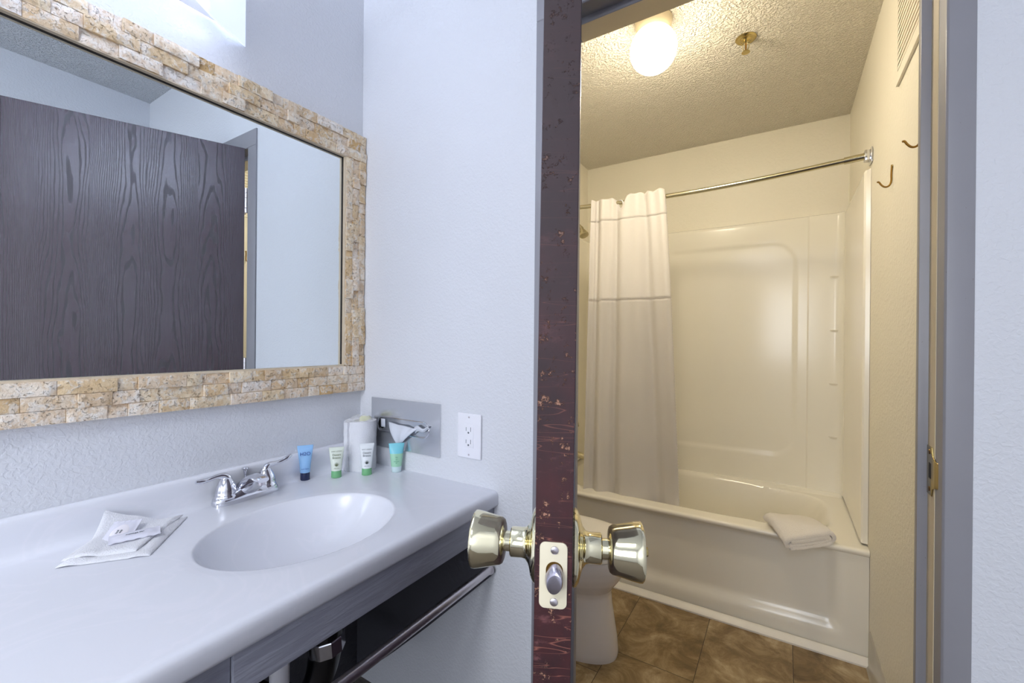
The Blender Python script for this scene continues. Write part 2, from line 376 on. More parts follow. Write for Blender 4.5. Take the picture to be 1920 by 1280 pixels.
# doorway wall, one piece around the opening
b = nm(); prism(b, [(XL, 0), (-.49, 0), (-.49, 1.945), (.235, 1.945), (.235, 0), (XR, 0), (XR, ZC), (XL, ZC)], lambda p: (p[0], YB, p[1]), lambda p: (p[0], YT, p[1])); struct('wall_doorway', b, 'nook_paint')
# bedroom rear wall with an unseen window added for fill light
b = nm()
box(b, XL, -.95, YR - .1, YR, 0, ZC); box(b, .35, XR, YR - .1, YR, 0, ZC); box(b, -.95, .35, YR - .1, YR, 0, .85); box(b, -.95, .35, YR - .1, YR, 1.95, ZC)
struct('wall_rear', b, 'nook_paint')
fill_win = empty('fill_window_1', (-.3, YR, .85), kind='structure')
b = nm()
for a in ((-.95, -.91, .85, 1.95), (.31, .35, .85, 1.95), (-.32, -.28, .89, 1.91), (-.91, .31, .85, .89), (-.91, .31, 1.91, 1.95)): box(b, a[0], a[1], YR - .07, YR - .03, a[2], a[3])
link('fill_window_frame', b, 'plastic_white', fill_win)
b = nm(); box(b, -.91, .31, YR - .053, YR - .048, .89, 1.91); link('fill_window_pane', b, 'fill_window_pane', fill_win)
b = nm(); box(b, XL, XR, YR, YT, ZC, ZC + .08); struct('ceiling', b, 'popcorn_nook')
b = nm(); box(b, XL, XR, YR, YB, -.05, 0); struct('floor', b, 'carpet')
b = nm(); box(b, XL, XR + .1, YB, BY + .1, -.05, 0); struct('floor_bath', b, 'vinyl_tile')
b = nm(); box(b, BL - .1, BR + .1, YT, BY + .1, ZB, ZB + .08); struct('ceiling_bath', b, 'popcorn')
b = nm(); box(b, BL - .1, BL, YT, BY + .1, 0, ZB); struct('wall_bath_left', b, 'bath_paint')
b = nm(); box(b, BR, BR + .1, YT, BY + .1, 0, ZB); struct('wall_bath_right', b, 'bath_paint')
b = nm(); box(b, BL, BR, BY, BY + .1, 0, ZB); struct('wall_bath_back', b, 'bath_paint')
# strip of bathroom wall over the doorway side is the doorway wall itself
# baseboards and threshold strip
b = nm(); prism(b, [(BR, 0), (BR - .012, 0), (BR - .006, .01), (BR - .005, .118), (BR, .125)], lambda p: (p[0], YT + .02, p[1]), lambda p: (p[0], 1.925, p[1])); struct('baseboard_right', b, 'base_cove')
b = nm(); prism(b, [(1.94, 0), (1.915, 0), (1.915, .006), (1.93, .022), (1.94, .024)], lambda p: (BL, p[0], p[1]), lambda p: (BR, p[0], p[1])); struct('trim_1', b, 'vinyl_white')

# door frame: folded metal, one profile swept up both jambs and over the head
fr = empty('door_2', (-.1, YB, 0), kind='structure')
YS = 1.034
def jamb(xo, xi, s):      # outer casing edge, opening edge, side sign (+1 right jamb)
    return [(xo, YB), (xo, YB - .006), (xi + s * .003, YB - .006), (xi, YB - .003), (xi, YS), (xi - s * .0146, YS), (xi - s * .0146, YT - .01), (xi, YT - .01), (xi, YT + .008), (xo, YT + .008), (xo, YT), (xi + s * .012, YT), (xi + s * .012, YB)]
ZH = 1.9115
b = nm(); prism(b, jamb(.2523, .2176, 1), lambda p: (p[0], p[1], 0), lambda p: (p[0], p[1], ZH)); link('jamb', b, 'frame_paint', fr, bevel=.0008)
b = nm(); prism(b, jamb(-.531, -.4653, -1), lambda p: (p[0], p[1], 0), lambda p: (p[0], p[1], ZH)); link('jamb', b, 'frame_paint', fr, bevel=.0008)
hd = [(YB, ZH + .0685), (YB - .006, ZH + .0685), (YB - .006, ZH + .003), (YB - .003, ZH), (.999, ZH + .001), (.999, ZH - .0155), (1.028, ZH - .0155), (1.028, ZH - .0125), (1.030, ZH - .0125), (1.030, ZH - .0155), (YT + .001, ZH - .0155), (YT + .006, ZH - .010), (YT + .008, ZH + .0685), (YT, ZH + .0685), (YT, ZH + .020), (YB, ZH + .020)]
b = nm(); prism(b, hd, lambda p: (-.531, p[0], p[1]), lambda p: (.2523, p[0], p[1])); link('head', b, 'frame_paint', fr, bevel=.0008)
b = nm(); box(b, .2166, .2178, .9935, YS, .0, ZH); link('bare_rabbet', b, 'cream_paint', fr)
b = nm(); box(b, -.45, .20, 1.0002, YT + .001, ZH - .0162, ZH - .0154); link('soffit_strip', b, 'cream_paint', fr)['label'] = 'tan strip under the head of the frame'  # separate tan strip on the soffit of the head
fr.children[-2]['label'] = 'cream unpainted strip inside the rabbet'
# strike plate on the right jamb
sp_ = None
b = nm(); prism(b, [(1.032, .855), (1.032, .938), (1.004, .938), (1.0, .925), (.985, .918), (.968, .915), (.964, .905), (.964, .885), (.968, .876), (.985, .873), (1.0, .868), (1.004, .855)], lambda p: (.2152, p[0], p[1]), lambda p: (.2167, p[0], p[1]))
for v in b.verts:
    if v.co.y < .975: v.co.x += .006
strike = link('strike_plate', b, 'brass_dull', fr, bevel=.0005)
b = nm(); box(b, .2148, .2153, 1.006, 1.02, .884, .910); link('latch_hole', b, 'black_matte', strike)
for zz in (.8645, .9285):
    b = nm(); lathe(b, [(0, .0012), (.004, .0008), (.0045, 0)], (.2152, 1.018, zz), (-1, 0, 0), 14, cap=False); link('screw', b, 'brass_dark', strike)

# ================================================================== THE DOOR
TH = math.atan2(.2877, .6431)
DX, DY = -math.sin(TH), math.cos(TH)            # from free edge toward the hinge
EX, EY = math.cos(TH), math.sin(TH)             # from nook face toward bathroom face
E0 = Vector((-.1723, .3169, 0)); TK = .0312; DL = .6925; DZ = 1.909
def dp(u, v, z): return Vector((E0.x + DX * u + EX * v, E0.y + DY * u + EY * v, z))
door = empty('door_1', (dp(DL, TK / 2, 0)), TH, kind='structure')
def dbox(bm, u0, u1, v0, v1, z0, z1):
    q = [bm.verts.new(dp(u, v, z)) for u in (u0, u1) for v in (v0, v1) for z in (z0, z1)]
    for f_ in ((0, 1, 3, 2), (4, 6, 7, 5), (0, 4, 5, 1), (2, 3, 7, 6), (0, 2, 6, 4), (1, 5, 7, 3)): bm.faces.new([q[i] for i in f_])
b = nm(); dbox(b, .0012, DL, 0, TK, .012, DZ); leaf = link('door_leaf', b, 'espresso_oak', door, bevel=.0006, seg=1)
b = nm(); dbox(b, 0, .0012, 0.0003, TK - .0003, .012, DZ); link('edge_band', b, 'worn_edge', door, bevel=.0004, seg=1)
# latch face plate
KZ = .916; LZ = .9165
b = nm()
pl = rrect(.0042, .0270, LZ - .0272, LZ + .0272, .0048)
prism(b, pl, lambda p: dp(-.0012, p[0], p[1]), lambda p: dp(.0002, p[0], p[1])); face = link('latch_plate', b, 'cream_plate', door, bevel=.0004)
b = nm()   # hollow round the bolt
prism(b, rrect(.0095, .0235, LZ - .0135, LZ + .0115, .0068), lambda p: dp(-.00135, p[0], p[1]), lambda p: dp(-.0011, p[0], p[1])); link('bolt_socket', b, 'brass_dark', face)
b = nm()   # bevelled bolt: domed D, deeper on the right side
def bolt(u, v):
    a = 2 * PI * u; x = .0162 + .0072 * math.cos(a) * (1 - v * .2) + .0016 * math.sin(a) + .001 * v; z = LZ - .001 + (.0112 if math.sin(a) > 0 else .0125) * math.sin(a) * (1 - v * .35) - .002 * v
    return dp(-.0012 - .010 * math.sin(v * PI / 2) * (.5 + .5 * (x - .0095) / .014), x, z)
g_ = grid(b, bolt, 24, 8, closed_u=True); b.faces.new([r[-1] for r in g_]); link('latch_bolt', b, 'latch_steel', face)
for zz in (LZ + .021, LZ - .0215):
    b = nm(); lathe(b, [(0, .0013), (.0022, .0014), (.0032, .0008), (.0034, 0)], dp(-.0012, .0165, zz), -Vector((DX, DY, 0)), 18, cap=False)
    s1 = link('screw', b, 'satin_chrome', face)
# knobs
def knob(side):
    ax = Vector((EX, EY, 0)) * side; base = dp(.055, TK if side > 0 else 0, KZ)
    rose = nm(); lathe(rose, [(0.0005, 0), (.0335, 0), (.0345, .002), (.0335, .004), (.030, .0062), (.024, .0078), (.0185, .0095), (.0145, .0125), (.0136, .016), (.0138, .026), (.0128, .0272), (.0095, .0276)], base, ax, 48)
    ro = link('doorknob', rose, 'brass_pale', door, sharp=50)
    b = nm(); lathe(b, [(.0092, .0265), (.0092, .0345)], base, ax, 32); link('spindle', b, 'brass_pale', ro)
    b = nm(); lathe(b, [(.0085, .033), (.0165, .0332), (.0195, .0342), (.0213, .0365), (.0222, .041), (.0236, .0475), (.0252, .0545), (.0263, .0605), (.0262, .0628), (.0248, .0640), (.0215, .0632), (.019, .0625), (.0, .0622)], base, ax, 56); kn = link('knob', b, 'brass_pale', ro, sharp=50)
    if side > 0:
        b = nm(); lathe(b, [(.0045, .0622), (.0045, .0675), (.0038, .069), (0, .0692)], base, ax, 20); link('privacy_button', b, 'brass_dull', ro)
    return ro
DOOR_TILT = math.radians(.45)
knob(-1)['label'] = 'pale brass knob on the vanity side'; knob(1)['label'] = 'pale brass knob on the bathroom side'
for z0, z1 in ((1.636, 1.741), (.93, 1.03), (.2, .305)):
    h0 = dp(DL + .006, -.005, z0); b = nm(); n5 = 5; hh_ = (z1 - z0) / n5
    for k in range(n5): lathe(b, [(.0052, k * hh_ + .0004), (.0058, k * hh_ + .001), (.0058, (k + 1) * hh_ - .001), (.0052, (k + 1) * hh_ - .0004)], h0, (0, 0, 1), 18)
    dbox(b, DL - .0005, DL + .006, .001, .024, z0, z1); link('hinge', b, 'satin_chrome', door)

# the leaf hangs slightly out of plumb on worn hinges
door.rotation_euler = (0, DOOR_TILT, TH); door.location -= Vector((EX, EY, 0)) * (1.1 * U * math.sin(DOOR_TILT)); door.location.z += .004
# ================================================================== MIRROR
mir = empty('wall_mirror', (XL, .3, .95), label='large wall mirror with a split travertine stone border above the sink', cat='mirror')
MY0, MY1, MZ0, MZ1 = -.28, .8826, 1.0296, 1.6908
b = nm(); box(b, XL, XL + .004, MY0 - .004, MY1 + .004, MZ0 - .004, MZ1 + .004); link('mirror_glass', b, 'mirror_glass', mir)
FT = .019
OY0, OY1, OZ0, OZ1 = MY0 - .083, .9575, .947, 1.777
b = nm()
def chip(y0, y1, z0, z1, d):
    g = .00035; y0 += g; y1 -= g; z0 += g; z1 -= g
    nu = max(3, int((y1 - y0) / .0075)); nv = max(3, int((z1 - z0) / .0075)); sd = random.random() * 50; tl = random.uniform(-.003, .003); tz = random.uniform(-.002, .002)
    def fn(u, v):
        y = y0 + (y1 - y0) * u; z = z0 + (z1 - z0) * v
        e = min(u, 1 - u) * (y1 - y0) / .006; f_ = min(v, 1 - v) * (z1 - z0) / .006; e = ss(min(e, f_) + .35)
        nz_ = noise.fractal(Vector((y * 55 + sd, z * 55, sd)), 1.0, 2.0, 4)
        return Vector((XL + FT + d + e * .0022 + nz_ * .0022 + tl * (u - .5) + tz * (v - .5), y, z))
    vs = grid(b, fn, nu, nv)
    ring = [vs[i][0] for i in range(nu + 1)] + [vs[nu][j] for j in range(1, nv + 1)] + [vs[i][nv] for i in range(nu - 1, -1, -1)] + [vs[0][j] for j in range(nv - 1, 0, -1)]
    bk_ = [b.verts.new((XL + .002, q.co.y, q.co.z)) for q in ring]
    for k in range(len(ring)): b.faces.new((ring[k], ring[(k + 1) % len(ring)], bk_[(k + 1) % len(ring)], bk_[k]))
def run_h(z0, z1, y0, y1):
    y = y0 - random.random() * .04; 
    while y < y1:
        L = random.choice((.034, .045, .052, .052, .06, .075, .088)); a = max(y, y0); c = min(y + L, y1)
        if y1 - c < .015: c = y1; L = 9
        if c - a > .01: chip(a, c, z0, z1, random.choice((-.0025, -.001, 0, .001, .003, .0045)))
        y += L
def run_v(y0, y1, z0, z1):
    z = z0
    while z < z1:
        L = random.choice((.034, .045, .052, .06, .075, .09)); c = min(z + L, z1)
        if z1 - c < .015: c = z1; L = 9
        chip(y0, y1, z, c, random.choice((-.0025, -.001, 0, .001, .003, .0045))); z += L
hb = (MZ0 - OZ0) / 3; ht = (OZ1 - MZ1) / 3; vr = (OY1 - MY1) / 3
for k in range(3):
    run_h(OZ0 + hb * k, OZ0 + hb * (k + 1), OY0, OY1)
    run_h(MZ1 + ht * k, MZ1 + ht * (k + 1), OY0, OY1)
    run_v(MY1 + vr * k, MY1 + vr * (k + 1), MZ0, MZ1); run_v(MY0 - vr * (k + 1), MY0 - vr * k, MZ0, MZ1)
link('stone_border', b, 'travertine', mir, sharp=55)
b = nm(); i0 = .0035
for a in ((MY0 - .001, MY1 + .001, MZ0 - .001, MZ0 + i0), (MY0 - .001, MY1 + .001, MZ1 - .002, MZ1 + .001), (MY1 - .002, MY1 + .001, MZ0, MZ1), (MY0 - .001, MY0 + .002, MZ0, MZ1)): box(b, XL + .004, XL + FT - .001, *a)
link('grout_lip', b, 'grout', mir)
b = nm()
for a in ((MY0, MY1, MZ1 - .0035, MZ1 - .0018), (MY1 - .0036, MY1 - .0018, MZ0 + .006, MZ1)): box(b, XL + .0041, XL + .0075, *a)
link('caulk_bead', b, 'caulk_dark', mir)

# ================================================================== VANITY LIGHT
vl = empty('vanity_light', (XL, .08, 1.87), label='white fluorescent vanity light with bowed shade on the wall above the mirror', cat='light')
plan = [(0.0, .5875), (.0189, .5527), (.0331, .51), (.0532, .4786), (.0719, .4494), (.088, .41), (.102, .36), (.112, .30), (.118, .20), (.12, .08)]
plan = plan + [(x, .16 - y) for x, y in reversed(plan[:-1])]
b = nm(); out = []; 
for zz, gr_ in ((1.87, 0), (2.06, 0)): out.append([(XL + x + .0005, y, zz) for x, y in plan])
A = [b.verts.new(p) for p in out[0]]; B = [b.verts.new(p) for p in out[1]]
A2 = [b.verts.new((max(XL + .0006, p[0] - .003), .08 + (p[1] - .08) * .994, p[2])) for p in out[0]]; B2 = [b.verts.new((max(XL + .0006, p[0] - .003), .08 + (p[1] - .08) * .994, p[2])) for p in out[1]]
for k in range(len(A) - 1):
    b.faces.new((A[k], A[k + 1], B[k + 1], B[k])); b.faces.new((A2[k], B2[k], B2[k + 1], A2[k + 1])); b.faces.new((A[k], A2[k], A2[k + 1], A[k + 1])); b.faces.new((B[k], B[k + 1], B2[k + 1], B2[k]))
link('shade', b, 'lit_acrylic', vl, sharp=60)
b = nm(); poly = [(XL + .003, -.36), (XL + .003, .5205), (XL + .030, .5205), (XL + .036, .49), (XL + .050, .452), (XL + .068, .40), (XL + .085, .30), (XL + .095, .08), (XL + .085, -.14), (XL + .068, -.24), (XL + .050, -.292)]
prism(b, poly, lambda p: (p[0], p[1], 1.890), lambda p: (p[0], p[1], 1.8915)); link('perforated_plate', b, 'perforated', vl)
b = nm(); box(b, XL + .001, XL + .02, -.33, .50, 1.93, 2.02); link('housing', b, 'plastic_white', vl)
for dy in (.03, ):
    b = nm(); tube(b, [(XL + .05, -.36, 1.955), (XL + .05, .51, 1.955)], .012, 16); link('fluorescent_tube', b, 'tube_glow', vl)

# unseen ceiling lamp added behind the camera as fill light
rl = empty('fill_lamp', (-.3, -1.15, ZC), label='added square fill lamp on the unseen ceiling at the bedroom end of the room', cat='lamp')
b = nm(); box(b, -.62, .02, -1.47, -.83, 2.352, ZC); link('fill_lamp_box', b, 'plastic_white', rl, bevel=.004)
b = nm(); box(b, -.59, -.01, -1.44, -.86, 2.345, 2.352); link('fill_lamp_diffuser', b, 'fill_lamp_glow', rl)

# ================================================================== VANITY TOP with moulded bowl
CXF, CZ = -.6375, .715
SCX, SCY, SA, SB = -.872, .562, .163, .203
def sinkz(x, y):
    r = math.hypot((x - SCX) / SA, (y - SCY) / SB)
    if r >= 1.12: return 0
    if r >= 1: return -.0010 * ss((1.12 - r) / .12)
    q = 1 - r ** 2.7; q = q * q / (q + .09) * 1.09
    return -.0010 - .112 * q ** .85
vt = empty('sink_counter', (-.9, .2, .6744), label='white cultured marble vanity counter with a moulded oval sink bowl', cat='counter')
Y0c, Y1c = -.75, .9595
path = [(XL + .0005, .70, 0), (XL + .0005, .786, 0), (XL + .012, .7875, 0), (XL + .019, .786, 0), (XL + .0225, .781, 0), (XL + .024, .772, 0), (XL + .026, .74, 0), (XL + .029, .727, 0), (XL + .035, .719, 0), (XL + .044, .7155, 0)]
xs = [XL + .055 + (-.6545 - XL - .055) * i / 170 for i in range(171)]
path += [(x, CZ, 1) for x in xs] + [(-.648, .7148, 0), (-.6425, .7125, 0), (-.6385, .707, 0), (CXF, .700, 0), (CXF, .682, 0), (-.640, .676, 0), (-.645, .6744, 0), (-.70, .6744, 0)]
ys = [Y0c + (.33 - Y0c) * i / 14 for i in range(14)] + [.33 + (.80 - .33) * i / 190 for i in range(191)] + [.80 + (Y1c - .80) * (i + 1) / 6 for i in range(6)]
b = nm(); rows = []
for y in ys:
    rows.append([b.verts.new((x, y, z + (sinkz(x, y) if s else 0))) for x, z, s in path])
for A, B in zip(rows, rows[1:]):
    for k in range(len(path) - 1): b.faces.new((A[k], A[k + 1], B[k + 1], B[k]))
link('counter_slab', b, 'cultured_marble', vt, sharp=60, recalc=False)
b = nm(); lathe(b, [(0, .001), (.008, .003), (.018, .0035), (.021, .001), (.021, -.003)], (SCX - .005, SCY, CZ - .1128), (0, 0, 1), 28, cap=False); link('drain_flange', b, 'chrome', vt)
# apron boards
ap = nm(); box(ap, -.668, -.650, .312, .9590, .607, .6740); o = link('apron_board', ap, 'gray_board', bevel=.0012, loc=(-.66, .65, .607)); tag(o, 'gray painted wooden apron board under the front edge of the sink counter', 'board')
ap = nm(); box(ap, -.690, -.6565, -.70, .3110, .612, .6740); o = link('drawer_front', ap, 'gray_board', bevel=.0012, loc=(-.67, -.2, .612)); tag(o, 'darker gray board set back beyond the apron seam, low left under the counter', 'board')
# dark sheet on the left wall: shade under the counter put into colour
b = nm(); box(b, XL + .0005, XL + .006, -.75, .9595, 0.0, .67); tag(struct('shade_lining', b, 'dark_under_shade'))
sb_ = nm(); prism(sb_, [(-.652, .6740), (-.652, .490), (-.877, .275), (-1.008, .155), (XL + .007, .002), (XL + .007, .6740)], lambda p: (p[0], .948, p[1]), lambda p: (p[0], .9594, p[1])); o = link('shade_panel', sb_, 'shade_gray', bevel=.001, loc=(-.9, .955, .002)); tag(o, 'dark gray slanted panel standing in for shade on the wall under the right end of the counter', 'shade panel')  # added panel, shaped and coloured as the shade below the counter
# towel bar
tb = empty('towel_bar', (-.65, .6, .512), label='round chrome towel bar running below the counter apron', cat='towel bar')
b = nm(); tube(b, [(-.655, -.2, .508), (-.655, .947, .508)], .0108, 20); link('bar', b, 'satin_chrome', tb)
b = nm(); lathe(b, [(.014, 0), (.014, .002), (.012, .005), (.011, .010)], (-.655, .9478, .508), (0, -1, 0), 24); link('flange', b, 'satin_chrome', tb)
b = nm(); box(b, -.658, -.652, -.20, -.185, .508, .612); link('hanger', b, 'satin_chrome', tb)
# drain pipes
dr = empty('sink_drain', (-.86, .56, .30), label='sink drain with white tailpiece, black trap and chrome nut under the bowl', cat='drain pipe')
b = nm(); lathe(b, [(.0, .555), (.012, .555), (.0185, .55), (.0185, .415), (.016, .405), (.008, .400), (0, .4)], (-.86, .50, 0), (0, 0, 1), 26, cap=False); link('white_tailpiece', b, 'plastic_white', dr)
b = nm(); tube(b, [(-.86, .60, .56), (-.86, .60, .50), (-.855, .605, .44), (-.86, .59, .36), (-.87, .55, .33), (-.88, .53, .36), (-.90, .50, .39)], [.036, .038, .036, .03, .024, .022, .022], 22, sm=3); link('black_trap', b, 'black', dr)
b = nm(); lathe(b, [(.0385, -.02), (.040, -.018), (.040, .014), (.0385, .016)], (-.857, .603, .445), (0, -.1, 1), 10); link('chrome_nut', b, 'chrome', dr, sharp=20)
b = nm(); tube(b, [(-.87, .55, .33), (-1.0, .50, .35), (-1.18, .50, .36)], .02, 16, sm=2); link('waste_arm', b, 'black', dr)

# ================================================================== FAUCET
fx0, fy0 = -1.141, .575
fc = empty('sink_faucet', (fx0, fy0, CZ), label='chrome two-handle faucet at the back of the oval sink', cat='faucet')
def fbody(u, v):
    # u round the plan outline, v up the body
    a = 2 * PI * u; n_ = 3.2
    cx_, cy_ = math.cos(a), math.sin(a); rr = (abs(cx_) ** n_ + abs(cy_) ** n_) ** (-1 / n_)
    prof = [(1.0, 0), (1.0, .006), (.96, .016), (.9, .021), (.80, .0235), (.55, .0245), (0.001, .0248)]
    k = v * (len(prof) - 1); i = min(int(k), len(prof) - 2); f_ = k - i; s = prof[i][0] * (1 - f_) + prof[i + 1][0] * f_; h = prof[i][1] * (1 - f_) + prof[i + 1][1] * f_
    y = cy_ * rr * .077 * s; x = cx_ * rr * .0265 * s
    if s < .97: h += .017 * math.exp(-(y / .026) ** 2) * ss((1 - s) / .25) * (1 - .15 * (x < 0))
    return Vector((fx0 + x, fy0 + y, CZ + h))
b = nm(); grid(b, fbody, 72, 12, closed_u=True); link('faucet_base', b, 'chrome', fc, sharp=70)
def frow(t_):   # spout sections: (x, z mid, half width y, half height)
    K = [(-.022, .016, .024, .010), (-.008, .028, .024, .014), (.010, .041, .022, .015), (.030, .051, .0185, .013), (.052, .056, .0165, .010), (.070, .057, .0155, .008), (.078, .056, .013, .0055)]
    k = t_ * (len(K) - 1); i = min(int(k), len(K) - 2); f_ = k - i; return [K[i][j] * (1 - f_) + K[i + 1][j] * f_ for j in range(4)]
def fsp(u, v):
    x, z, wy, hz = frow(v); a = 2 * PI * u; c_, s_1 = math.cos(a), math.sin(a); n_ = 2.6; rr = (abs(c_) ** n_ + abs(s_1) ** n_) ** (-1 / n_)
    zz = z + s_1 * rr * hz
    if s_1 < 0 and v < .80: q_ = max(0, (.80 - v) / .80) ** .45; zz = z + s_1 * rr * (z - .006) * q_ + s_1 * rr * hz * (1 - q_)
    fl = max(0, (z - (zz - CZ + CZ)) / z) if s_1 < 0 else 0
    wy = wy * (1 + .75 * fl * ss((.75 - v) / .4)); x = x - .012 * fl * ss((v - .45) / .2)
    return Vector((fx0 + x, fy0 + c_ * rr * wy, CZ + zz))
b = nm(); g_ = grid(b, fsp, 36, 24, closed_u=True); b.faces.new([r[0] for r in g_]); b.faces.new([r[-1] for r in g_]); spo = link('spout', b, 'chrome', fc, sharp=70)
b = nm(); lathe(b, [(.0075, 0), (.0075, .008)], (fx0 + .068, fy0, CZ + .0435), (0, 0, 1), 18); link('aerator', b, 'satin_chrome', spo)
for s in (-1, 1):
    hy = fy0 + s * .0475; b = nm()
    lathe(b, [(.0255, .014), (.0258, .020), (.0238, .0235), (.0228, .025), (.0225, .032), (.0205, .042), (.0165, .052), (.0115, .060), (.0085, .064), (.0, .066)], (fx0, hy, CZ), (0, 0, 1), 36, cap=False); hub = link('handle', b, 'chrome', fc, sharp=60)
    b = nm(); tube(b, [(fx0, hy + s * -.004, CZ + .050), (fx0 + .001, hy - s * .002, CZ + .0625), (fx0 + .001, hy + s * .008, CZ + .0695), (fx0 + .002, hy + s * .024, CZ + .0695), (fx0 + .003, hy + s * .040, CZ + .067 if s < 0 else CZ + .071), (fx0 + .004, hy + s * .054, CZ + .0665 if s < 0 else CZ + .0765), (fx0 + .004, hy + s * .066, CZ + .0685 if s < 0 else CZ + .083)], [.010, .0092, .0072, .0052, .0050, .0062, .0042], 16, sm=3); link('lever', b, 'chrome', hub)
b = nm(); lathe(b, [(.0018, 0), (.0018, .024), (.0034, .030), (.0048, .0415), (.0080, .0435), (.0084, .0455), (.0070, .047), (0, .0475)], (fx0 - .020, fy0 + .006, CZ + .0235), (0, 0, 1), 20); link('lift_rod', b, 'chrome', fc)

# ================================================================== TOWELS, TOILETRIES
def ribbon(path2, th, place, length, nl, fuzz=0, fs=40):
    """closed sheet of thickness th along a 2-D path, extruded along length; place(w,h,l)->3-D"""
    n = len(path2); L, R = [], []
    for i, p in enumerate(path2):
        a = Vector(path2[max(0, i - 1)]); c = Vector(path2[min(n - 1, i + 1)]); d = (c - a).normalized(); nrm = Vector((-d.y, d.x))
        L.append(Vector(p) + nrm * th / 2); R.append(Vector(p) - nrm * th / 2)
    loop = L + R[::-1]; m_ = len(loop); b = nm(); rows = []
    for j in range(nl + 1):
        row = []
        for p in loop:
            e = 1 - .0
            q = Vector(place(p.x, p.y, j / nl))
            if fuzz: q += noise.noise_vector(q * fs) * fuzz
            row.append(b.verts.new(q))
        rows.append(row)
    for A, B in zip(rows, rows[1:]):
        for k in range(m_): b.faces.new((A[k], A[(k + 1) % m_], B[(k + 1) % m_], B[k]))
    for row in (rows[0], rows[-1]):
        for k in range(n - 1): b.faces.new((row[k], row[k + 1], row[m_ - 2 - k], row[m_ - 1 - k]))
    return b
# rolled hand towel
RX, RY = -1.1115, .8985
sp2 = []
for i in range(150):
    a = 2 * PI * 3.4 * i / 149; r = .022 + (.0475 - .022) * i / 149; sp2.append((r * math.cos(a + 2.2), r * math.sin(a + 2.2)))
def pr_(w_, h_, l_): return (RX + w_, RY + h_, CZ + .0003 + .148 * l_ + .004 * noise.noise(Vector((w_ * 18, h_ * 18, 3))) * l_)
b = ribbon(sp2, .0068, pr_, .148, 26, .0018, 60); o = link('rolled_towel', b, 'terry_white', sharp=80, loc=(RX, RY, CZ)); tag(o, 'white terry hand towel rolled upright in the counter corner', 'towel')
ws = empty('wrapped_soap', (RX + .002, RY, CZ + .146), label='yellowish soap in clear wrapping tucked into the top of the rolled towel', cat='soap')
b = nm(); lathe(b, [(0, .118), (.017, .118), (.019, .125), (.019, .155), (.014, .160), (0, .1605)], (RX + .002, RY, CZ), (0, .1, 1), 24, cap=False, sx=1.0, sy=.8); link('soap_bar', b, 'soap_yellow', ws)
b = nm(); grid(b, lambda u, v: Vector((RX + .002 + .036 * (1 - .72 * v * v) * math.cos(2 * PI * u) * (1 + .12 * math.sin(10 * PI * u)), RY + .034 * (1 - .75 * v * v) * math.sin(2 * PI * u), CZ + .150 + .0145 * v + .002 * math.sin(14 * PI * u))), 48, 6, closed_u=True)
t = NT('film'); t.set((1, 1, 1, 1), .12, Alpha=.22); M['film'] = t.m
link('wrapper', b, 'film', ws)

def toiletry(name, x, y, rcap, hcap, wtop, ztop, mats, label, cat, body='tube', grp=None):
    view = Vector((x, y, 0)).normalized(); rot = math.atan2(y, x) + PI / 2     # local -y faces the room side where it is read
    root = empty(name, (x, y, CZ), rot, label, cat, grp)
    Rm = Matrix.Translation(Vector((x, y, CZ))) @ Matrix.Rotation(rot, 4, 'Z')
    def loft(z0, z1, w0, d0, w1, d1, nv=10, pw=1.0):
        b = nm()
        def fn(u, v):
            a = 2 * PI * u; k = v ** pw; w_ = w0 + (w1 - w0) * k; d_ = d0 + (d1 - d0) * k; return Rm @ Vector((w_ * math.cos(a), d_ * math.sin(a), z0 + (z1 - z0) * v))
        g_ = grid(b, fn, 32, nv, closed_u=True); b.faces.new([r[0] for r in g_]); b.faces.new([r[-1] for r in g_]); return b
    def surf(pts, z, off=.0004): pass
    return root, Rm, loft
def lettering(root, Rm, body, size, z, depth, mat, name='lettering', x=0, tilt=0):
    # upright lettering on the face toward the reader (local +y after the turn is away from the room)
    R4 = Rm @ Matrix.Translation(Vector((x, depth, z))) @ Matrix.Rotation(PI, 4, 'Z') @ Matrix.Rotation(PI / 2 + tilt, 4, 'X')
    return text_mesh(name, body, size, mat, root, R4)
# local +y points toward the room? the turn puts local +y along -view
def mk_tube(name, x, y, rcap, hcap, wtop, ztop, capm, bodym, label, cat, grp=None):
    root, Rm, loft = toiletry(name, x, y, rcap, hcap, wtop, ztop, None, label, cat, grp=grp)
    H = ztop - CZ
    link('cap', loft(.0002, hcap, rcap, rcap * .95, rcap * .97, rcap * .95, 2), capm, root, bevel=.0006, sharp=50)
    bd = link('tube_body', loft(hcap, H - .006, rcap * 1.02, rcap * 1.0, wtop, .0022, 14, 1.25), bodym, root, sharp=70)
    link('crimp', loft(H - .006, H, wtop, .0018, wtop * 1.02, .0014, 2), bodym, root, sharp=50)
    return root, Rm, H
def dface(rcap, hcap, H, z): # half depth of tube body at height z
    k = max(0, (z - hcap) / (H - .006 - hcap)) ** 1.25; return rcap + (.0022 - rcap) * k
r1, R1, H1 = mk_tube('lotion_tube', -1.1475, .7365, .0127, .0215, .0205, .8125, 'cap_navy', 'tube_blue', 'pale blue lotion tube with navy cap standing on the counter right of the faucet', 'tube')
def lett(root, R_, H_, rcap, hcap, body, size, z, mat, name='lettering', x=0):
    d0 = dface(rcap, hcap, H_, z); d1 = dface(rcap, hcap, H_, z + .004); tl = math.atan2(d0 - d1, .004)
    return lettering(root, R_, body, size, z, d0 + .0012, mat, name, x, -tl)
lett(r1, R1, H1, .0127, .0215, 'H2O', .0135, .074, 'ink_blue')
lett(r1, R1, H1, .0127, .0215, 'body lotion', .0042, .0335, 'ink_blue')
